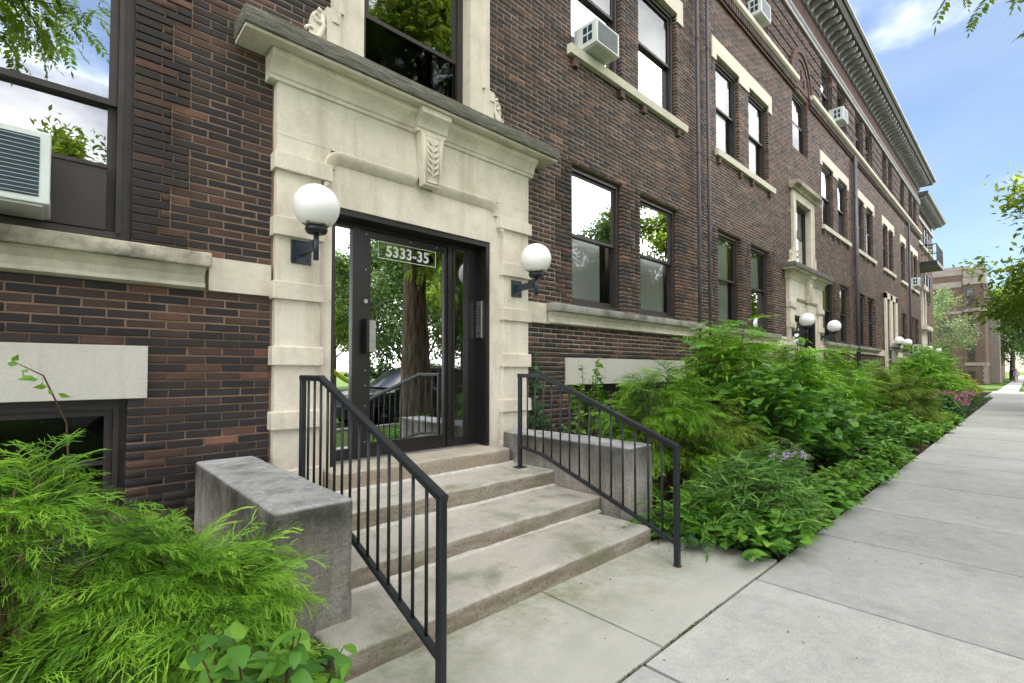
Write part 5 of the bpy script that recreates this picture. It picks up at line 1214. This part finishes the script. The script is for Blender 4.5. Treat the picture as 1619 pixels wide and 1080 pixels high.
def tree_mesh(seed, H, R, trunk_r, nleaf, tmpl, size, mat, first=0.35, nl=6, droop=0.3, clump=0.22):
    mb, tips = grow(seed, H, R, trunk_r, first, nl); r = np.random.default_rng(seed+99); F = Fol()
    idx = r.integers(0, len(tips), nleaf); t = r.uniform(0.0, 1.15, nleaf)[:, None]
    A = np.array([a for a, _ in tips]); B = np.array([b_ for _, b_ in tips])
    pos = A[idx]*(1-t) + B[idx]*t + r.normal(size=(nleaf, 3))*clump*R*0.3
    d = (B-A)[idx]; d = d/np.linalg.norm(d, axis=1, keepdims=True) + r.normal(size=(nleaf, 3))*0.8 + [0, 0, -droop]
    cl = r.normal(size=len(tips))*0.18
    tm = tmpl if isinstance(tmpl, list) else [tmpl]; ids = r.integers(0, len(tm), nleaf); Rm = frames(d, np.tile([0, 0, 1.], (nleaf, 1))+r.normal(size=(nleaf, 3))*0.5)
    sc = r.uniform(*size, nleaf); tint = np.clip(r.normal(.45, .2, nleaf)+cl[idx], 0, 1)
    for s in range(len(tm)):
        m_ = ids == s
        F.inst(*tm[s], Rm[m_], pos[m_], sc[m_], tint[m_])
    me = mb.mesh('trunk'); me.materials.append(M_BARK); me.polygons.foreach_set('use_smooth', [True]*len(me.polygons))
    return me, F.mesh('crown', mat)
def tree(name, loc, meshes, label, rz=0, sc=1.0, group='street trees', mat=None):
    T_ = tag(empty(name, loc, rz), label, 'tree', group); T_.scale = (sc,)*3
    link('trunk', meshes[0], None, T_); o = link('crown', meshes[1], None, T_); o['kind'] = 'stuff'
    return T_
TQ = (np.array([(-.3, 0, 0), (.3, 0, .05), (.22, 1, -.12), (-.22, 1, -.1)]), np.array([(0, 1, 2, 3)]))
LOC = [pinnate_t(6, 0.13, 0.34, 0.35, seed=70+i) for i in range(3)]
locust = tree_mesh(3, 12.5, 3.7, 0.40, 8500, LOC, (0.22, 0.40), M_TREEL, 0.40, 9)
broadt = tree_mesh(8, 13.0, 5.5, 0.30, 26000, LEAF_S, (0.16, 0.30), M_TREED, 0.2, 11)
lightt = tree_mesh(15, 11.0, 5.0, 0.26, 30000, LEAF_S, (0.18, 0.34), M_TREEL, 0.22, 10)
palet = tree_mesh(21, 6.5, 3.4, 0.12, 16000, LEAF_S, (0.10, 0.19), M_PALE, 0.15, 9)
# seen only as a reflection in the door and in the left window
tree('honey_locust', (6.55, -5.75, 0), locust, 'big rough-barked honey locust mirrored in the glass door', 0.4, 1.0)
tree('honey_locust', (-2.6, -6.0, 0), locust, 'honey locust mirrored in the left window', 2.3, 0.9)
tree('street_tree', (22.0, -11.2, 0), broadt, 'dark street tree mirrored in the first window pair right of the entrance', 2.2, 0.78)
# right side of the walk
tree('street_tree', (26.0, -8.7, 0), lightt, 'light green street tree hanging in from the right edge', 1.0, 0.9)
tree('street_tree', (39.0, -9.2, 0), broadt, 'dark green street tree behind the light one at right', 2.0, 0.85)
tree('street_tree', (52.0, -8.9, 0), lightt, 'yellow-green street tree beside the far sidewalk', 4.0, 0.95)
tree('street_tree', (66.0, -8.0, 0), broadt, 'distant dark street tree over the far walk', 5.2, 0.9)
tree('street_tree', (90.0, -4.2, 0), lightt, 'distant light green tree closing the view of the walk', 3.2, 1.1)
tree('street_tree', (112.0, -2.5, 0), broadt, 'farthest tree at the end of the walk', 0.7, 1.2)
tree('street_tree', (13.0, -11.9, 0), locust, 'near street tree whose twig tips hang in the top right corner', 3.3, 0.86)
tree('ornamental_tree', (54.5, 2.2, 0), palet, 'pale silvery green small tree between the two buildings', 0.3, 1.15)
# across the street, mirrored in the windows
for i, (x, y, ms, rz, sc, lb) in enumerate(((1, -23.5, lightt, 0.5, 0.95, 'tree across the street mirrored at the left of the door'), (18.0, -23.5, broadt, 1.9, 0.95, 'dense dark tree across the street mirrored in the door'), (26, -23, lightt, 3.1, 1.0, 'light tree across the street mirrored in the first window pair'),
        (40, -22.5, broadt, 4.4, 1.0, 'dark tree across the street mirrored in the second window pair'), (51, -23, lightt, 5.5, 1.05, 'tree across the street mirrored in the far windows'), (64, -24, broadt, 0.2, 1.1, 'tree across the street beyond the far windows'))):
    tree('park_tree', (x, y, 0), ms, lb, rz, sc, 'park trees across the street')
for i, (x, y, ms, rz, sc, lb) in enumerate(((0.5, -30, broadt, 0.9, 0.8, 'low tree deep in the park, left of the slide'), (16, -33, lightt, 2.9, 0.9, 'light tree deep in the park, right of the slide'), (26.5, -30, broadt, 1.4, 0.9, 'dark park tree behind the first row, middle'), (38, -31, lightt, 3.7, 0.9, 'light park tree behind the first row, right'), (52, -30, broadt, 2.2, 0.9, 'dark park tree behind the first row, far right'), (-3, -31, lightt, 5.1, 0.9, 'light park tree behind the first row, left'))):
    tree('park_tree', (x, y, 0), ms, lb, rz, sc, 'park trees across the street')
tree('park_tree', (13.3, -17.7, 0), broadt, 'tree at the far kerb mirrored behind the house number', 2.6, 0.82, 'park trees across the street')
for i, x in enumerate((3, 9, 15, 21, 27, 33)):
    leafy('park_hedge', (x, -37+0.7*(i % 2), 0), 3.4, 1.2, 2.6, 60, 30, 'leafy park hedge shrub far across the street, mirrored low in the door glass', M_TREED, 200+i, 'hedge shrubs in the park', LEAF_S, (0.3, 0.5))

# ------------------------------------------------------------------ parked cars (seen mirrored in the door glass)
M_CARK = plain('car_paint_black', (0.012,0.013,0.016), 0.18, 0.6, var=0.05); M_CARS = plain('car_paint_silver', (0.5,0.52,0.54), 0.25, 0.6, var=0.05)
M_TYRE = plain('tyre', (0.02,0.02,0.02), 0.9, 0.2); M_RIM = plain('rim_alloy', (0.5,0.5,0.5), 0.3, 0.5, metal=0.8); M_CGL = plain('car_glass', (0.02,0.025,0.03), 0.05, 0.7)
M_HEAD = plain('head_lamp', (0.7,0.72,0.75), 0.1, 0.6); M_TAIL = plain('tail_lamp', (0.35,0.02,0.02), 0.2, 0.6)
def car(loc, rz, paint, label):
    K = tag(empty('parked_car', loc, rz), label, 'car', 'cars parked at the kerb')
    # stations along x (front = -x): bottom z, belt z, half widths
    prof = [(-2.30,0.38,0.62,0.72),(-2.22,0.28,0.78,0.84),(-1.9,0.24,0.92,0.90),(-1.3,0.24,1.02,0.93),(-0.85,0.24,1.07,0.94),(0.4,0.24,1.10,0.94),(1.5,0.24,1.10,0.93),(2.05,0.28,1.08,0.90),(2.28,0.36,0.98,0.82)]
    mb = MB(); vs = []; k = 10
    for x, zb, zt, w in prof:
        for y, z in ((-w*.86,zb),(-w,zb+.14),(-w*1.02,(zb+zt)/2),(-w*.98,zt-.08),(-w*.88,zt),(w*.88,zt),(w*.98,zt-.08),(w*1.02,(zb+zt)/2),(w,zb+.14),(w*.86,zb)): vs.append((x, y, z))
    n = len(prof); fs = [(i*k+j, i*k+(j+1) % k, (i+1)*k+(j+1) % k, (i+1)*k+j) for i in range(n-1) for j in range(k)] + [tuple(range(k)), tuple(range(n*k-1, (n-1)*k-1, -1))]
    mb.add(vs, fs); autosmooth(mb.build('body', paint, K), 40)
    gp = [(-1.02,1.05,.86),(-0.30,1.56,.70),(0.3,1.66,.68),(1.2,1.64,.67),(1.75,1.52,.66),(2.12,1.08,.82)]
    vs = []; 
    for x, z, w in gp: vs += [(x, -w, z), (x, -w*.9, z+.04), (x, w*.9, z+.04), (x, w, z)]
    base = [(x, s*.86, 1.03) for x, z, w in gp for s in (-1, 1)]
    mb = MB(); mb.add(vs, [(i*4+j, i*4+j+1, i*4+j+5, i*4+j+4) for i in range(5) for j in range(3)]); rf = autosmooth(mb.build('roof', paint, K), 50)
    for s in (-1, 1):
        poly = [(-0.88,1.08),(-0.28,1.52),(0.3,1.61),(0.42,1.60),(0.42,1.08)]; p2 = [(0.52,1.08),(0.52,1.6),(1.2,1.59),(1.72,1.48),(1.98,1.10)]
        for pl in (poly, p2):
            mb = MB(); mb.add([(x, s*(0.915-(z-1.08)*0.36), z) for x, z in pl], [tuple(range(len(pl)))]); mb.add([(x, s*(0.89-(z-1.08)*0.36), z) for x, z in pl], [tuple(range(len(pl)))]); mb.build('side_window', M_CGL, K)
        MB().tube([(-0.9, s*0.91, 1.07), (-0.29, s*0.745, 1.545), (0.3, s*0.72, 1.64), (1.2, s*0.72, 1.62), (1.76, s*0.755, 1.50), (2.05, s*0.89, 1.08)], 0.03, 6).build('window_trim', paint, K, True)
        MB().cbox(-0.72, -0.52, s*0.93-0.1+0.1*s, s*0.93+0.1+0.1*s, 1.06, 1.2, 0.03).build('mirror', paint, K)
        MB().cbox(-2.27, -2.0, s*0.78-0.1, s*0.78+0.1, 0.70, 0.84, 0.03).build('headlight', M_HEAD, K); MB().cbox(2.1, 2.3, s*0.76-0.09, s*0.76+0.09, 0.8, 1.0, 0.02).build('tail_light', M_TAIL, K)
        for x in (-1.42, 1.38):
            c = (x, s*0.84, 0.345); w = MB().lathe([(0.22,-.115),(0.33,-.115),(0.345,-.08),(0.345,.08),(0.33,.115),(0.22,.115)], 28, c, 'y').build('tyre', M_TYRE, K, True)
            rm = MB(); rm.lathe([(0.05, s*.05), (0.225, s*.05)], 20, c, 'y')
            for q in range(5):
                a = q*2*math.pi/5
                for da in (-.16, .16): rm.tube([(c[0]+.04*math.cos(a), c[1]+s*.10, c[2]+.04*math.sin(a)), (c[0]+.215*math.cos(a+da), c[1]+s*.10, c[2]+.215*math.sin(a+da))], 0.018, 5)
            rm.lathe([(0.20, s*.115), (0.225, s*.115), (.225, s*.07), (.2, s*.07)], 28, c, 'y'); rm.build('rim', M_RIM, w)
            MB().lathe([(0.395, s*-.02), (0.395, s*.105), (0.36, s*.11)], 28, c, 'y').build('wheel_arch', M_TYRE, K, True)
    mb = MB(); mb.add([(-1.0,-.8,1.07),(-1.0,.8,1.07),(-.33,.64,1.57),(-.33,-.64,1.57)], [(0,1,2,3)]); mb.build('windscreen', M_CGL, K)
    mb = MB(); mb.add([(2.13,-.76,1.09),(2.13,.76,1.09),(1.79,.6,1.5),(1.79,-.6,1.5)], [(0,1,2,3)]); mb.build('rear_window', M_CGL, K)
    MB().box(-2.32, -2.28, -0.5, 0.5, 0.42, 0.60).build('grille', M_TYRE, K)
    return K
car((7.85, -8.35, -0.13), 0, M_CARK, 'black parked estate car mirrored in the entrance door glass')
car((2.2, -8.35, -0.13), 0, M_CARS, 'silver parked car mirrored in the narrow left side light')
# playground across the street
PG = tag(empty('playground_slide', (13.5, -30, 0)), 'yellow playground slide and blue posts mirrored in the door', 'slide')
M_PYEL = plain('yellow_plastic', (0.62,0.62,0.02), 0.4, 0.4); M_PBLU = plain('blue_paint', (0.02,0.10,0.35), 0.4, 0.4)
ch = MB(); vs = []
for i in range(9):
    t = i/8; x = 0.3+2.6*t; z = 1.9*(1-t)**1.3+0.25
    vs += [(x,-.35,z+.18),(x,-.3,z),(x,.3,z),(x,.35,z+.18)]
ch.add(vs, [(i*4+j, i*4+j+1, i*4+j+5, i*4+j+4) for i in range(8) for j in range(3)]); ch.build('chute', M_PYEL, PG)
MB().box(-1.0, 0.3, -.6, .6, 2.05, 2.15).build('platform', M_PYEL, PG)
for x in (-.95, .25):
    for y in (-.55, .55): MB().tube([(x,y,0),(x,y,3.0)], .06, 8).build('post', M_PBLU, PG, True)

# ------------------------------------------------------------------ people at the far end of the walk
M_SKIN = plain('skin', (0.42,0.26,0.19), 0.6, 0.3); M_NAVY = plain('navy_cloth', (0.02,0.025,0.05), 0.9, 0.1); M_LILC = plain('lilac_cloth', (0.35,0.3,0.42), 0.9, 0.1); M_HAIR = plain('hair', (0.03,0.02,0.015), 0.8, 0.2)
def person(loc, rz, cloth, label, h=1.7):
    P = tag(empty('person', loc, rz), label, 'person', 'people walking'); s = h/1.7
    me = bpy.data.meshes.new('body')
    J = [(0,0,.92),(0,0,1.12),(0,0,1.38),(0,0,1.48),(0,0,1.60),(.09,0,.88),(.11,.10,.48),(.11,.02,.06),(.11,.14,.03),(-.09,0,.88),(-.11,-.06,.48),(-.11,-.2,.08),(-.11,-.10,.03),(.19,0,1.38),(.25,-.04,1.1),(.25,.08,.86),(-.19,0,1.38),(-.25,.04,1.1),(-.25,.16,.88)]
    E_ = [(0,1),(1,2),(2,3),(3,4),(0,5),(5,6),(6,7),(7,8),(0,9),(9,10),(10,11),(11,12),(2,13),(13,14),(14,15),(2,16),(16,17),(17,18)]
    Rr = [.13,.12,.13,.055,.095,.085,.06,.04,.035,.085,.06,.04,.035,.06,.045,.035,.06,.045,.035]
    me.from_pydata([(x*s, y*s, z*s) for x, y, z in J], E_, []); o = link('body', me, cloth, P)
    sk = o.modifiers.new('skin', 'SKIN'); o.modifiers.new('sub', 'SUBSURF').levels = 1
    for i, v in enumerate(me.skin_vertices[0].data): v.radius = (Rr[i]*s, Rr[i]*s); v.use_root = (i == 0)
    MB().sphere((0, 0.01*s, 1.60*s), 0.098*s, 14, 9).build('head', M_SKIN, P, True); MB().sphere((0, -0.015*s, 1.625*s), 0.103*s, 14, 9).build('hair', M_HAIR, P, True)
person((86, -2.9, 0), 1.4, M_NAVY, 'distant walker in dark clothes at the end of the walk'); person((84.5, -3.25, 0), 1.7, M_LILC, 'distant walker in pale clothes beside the darker one', 1.6)
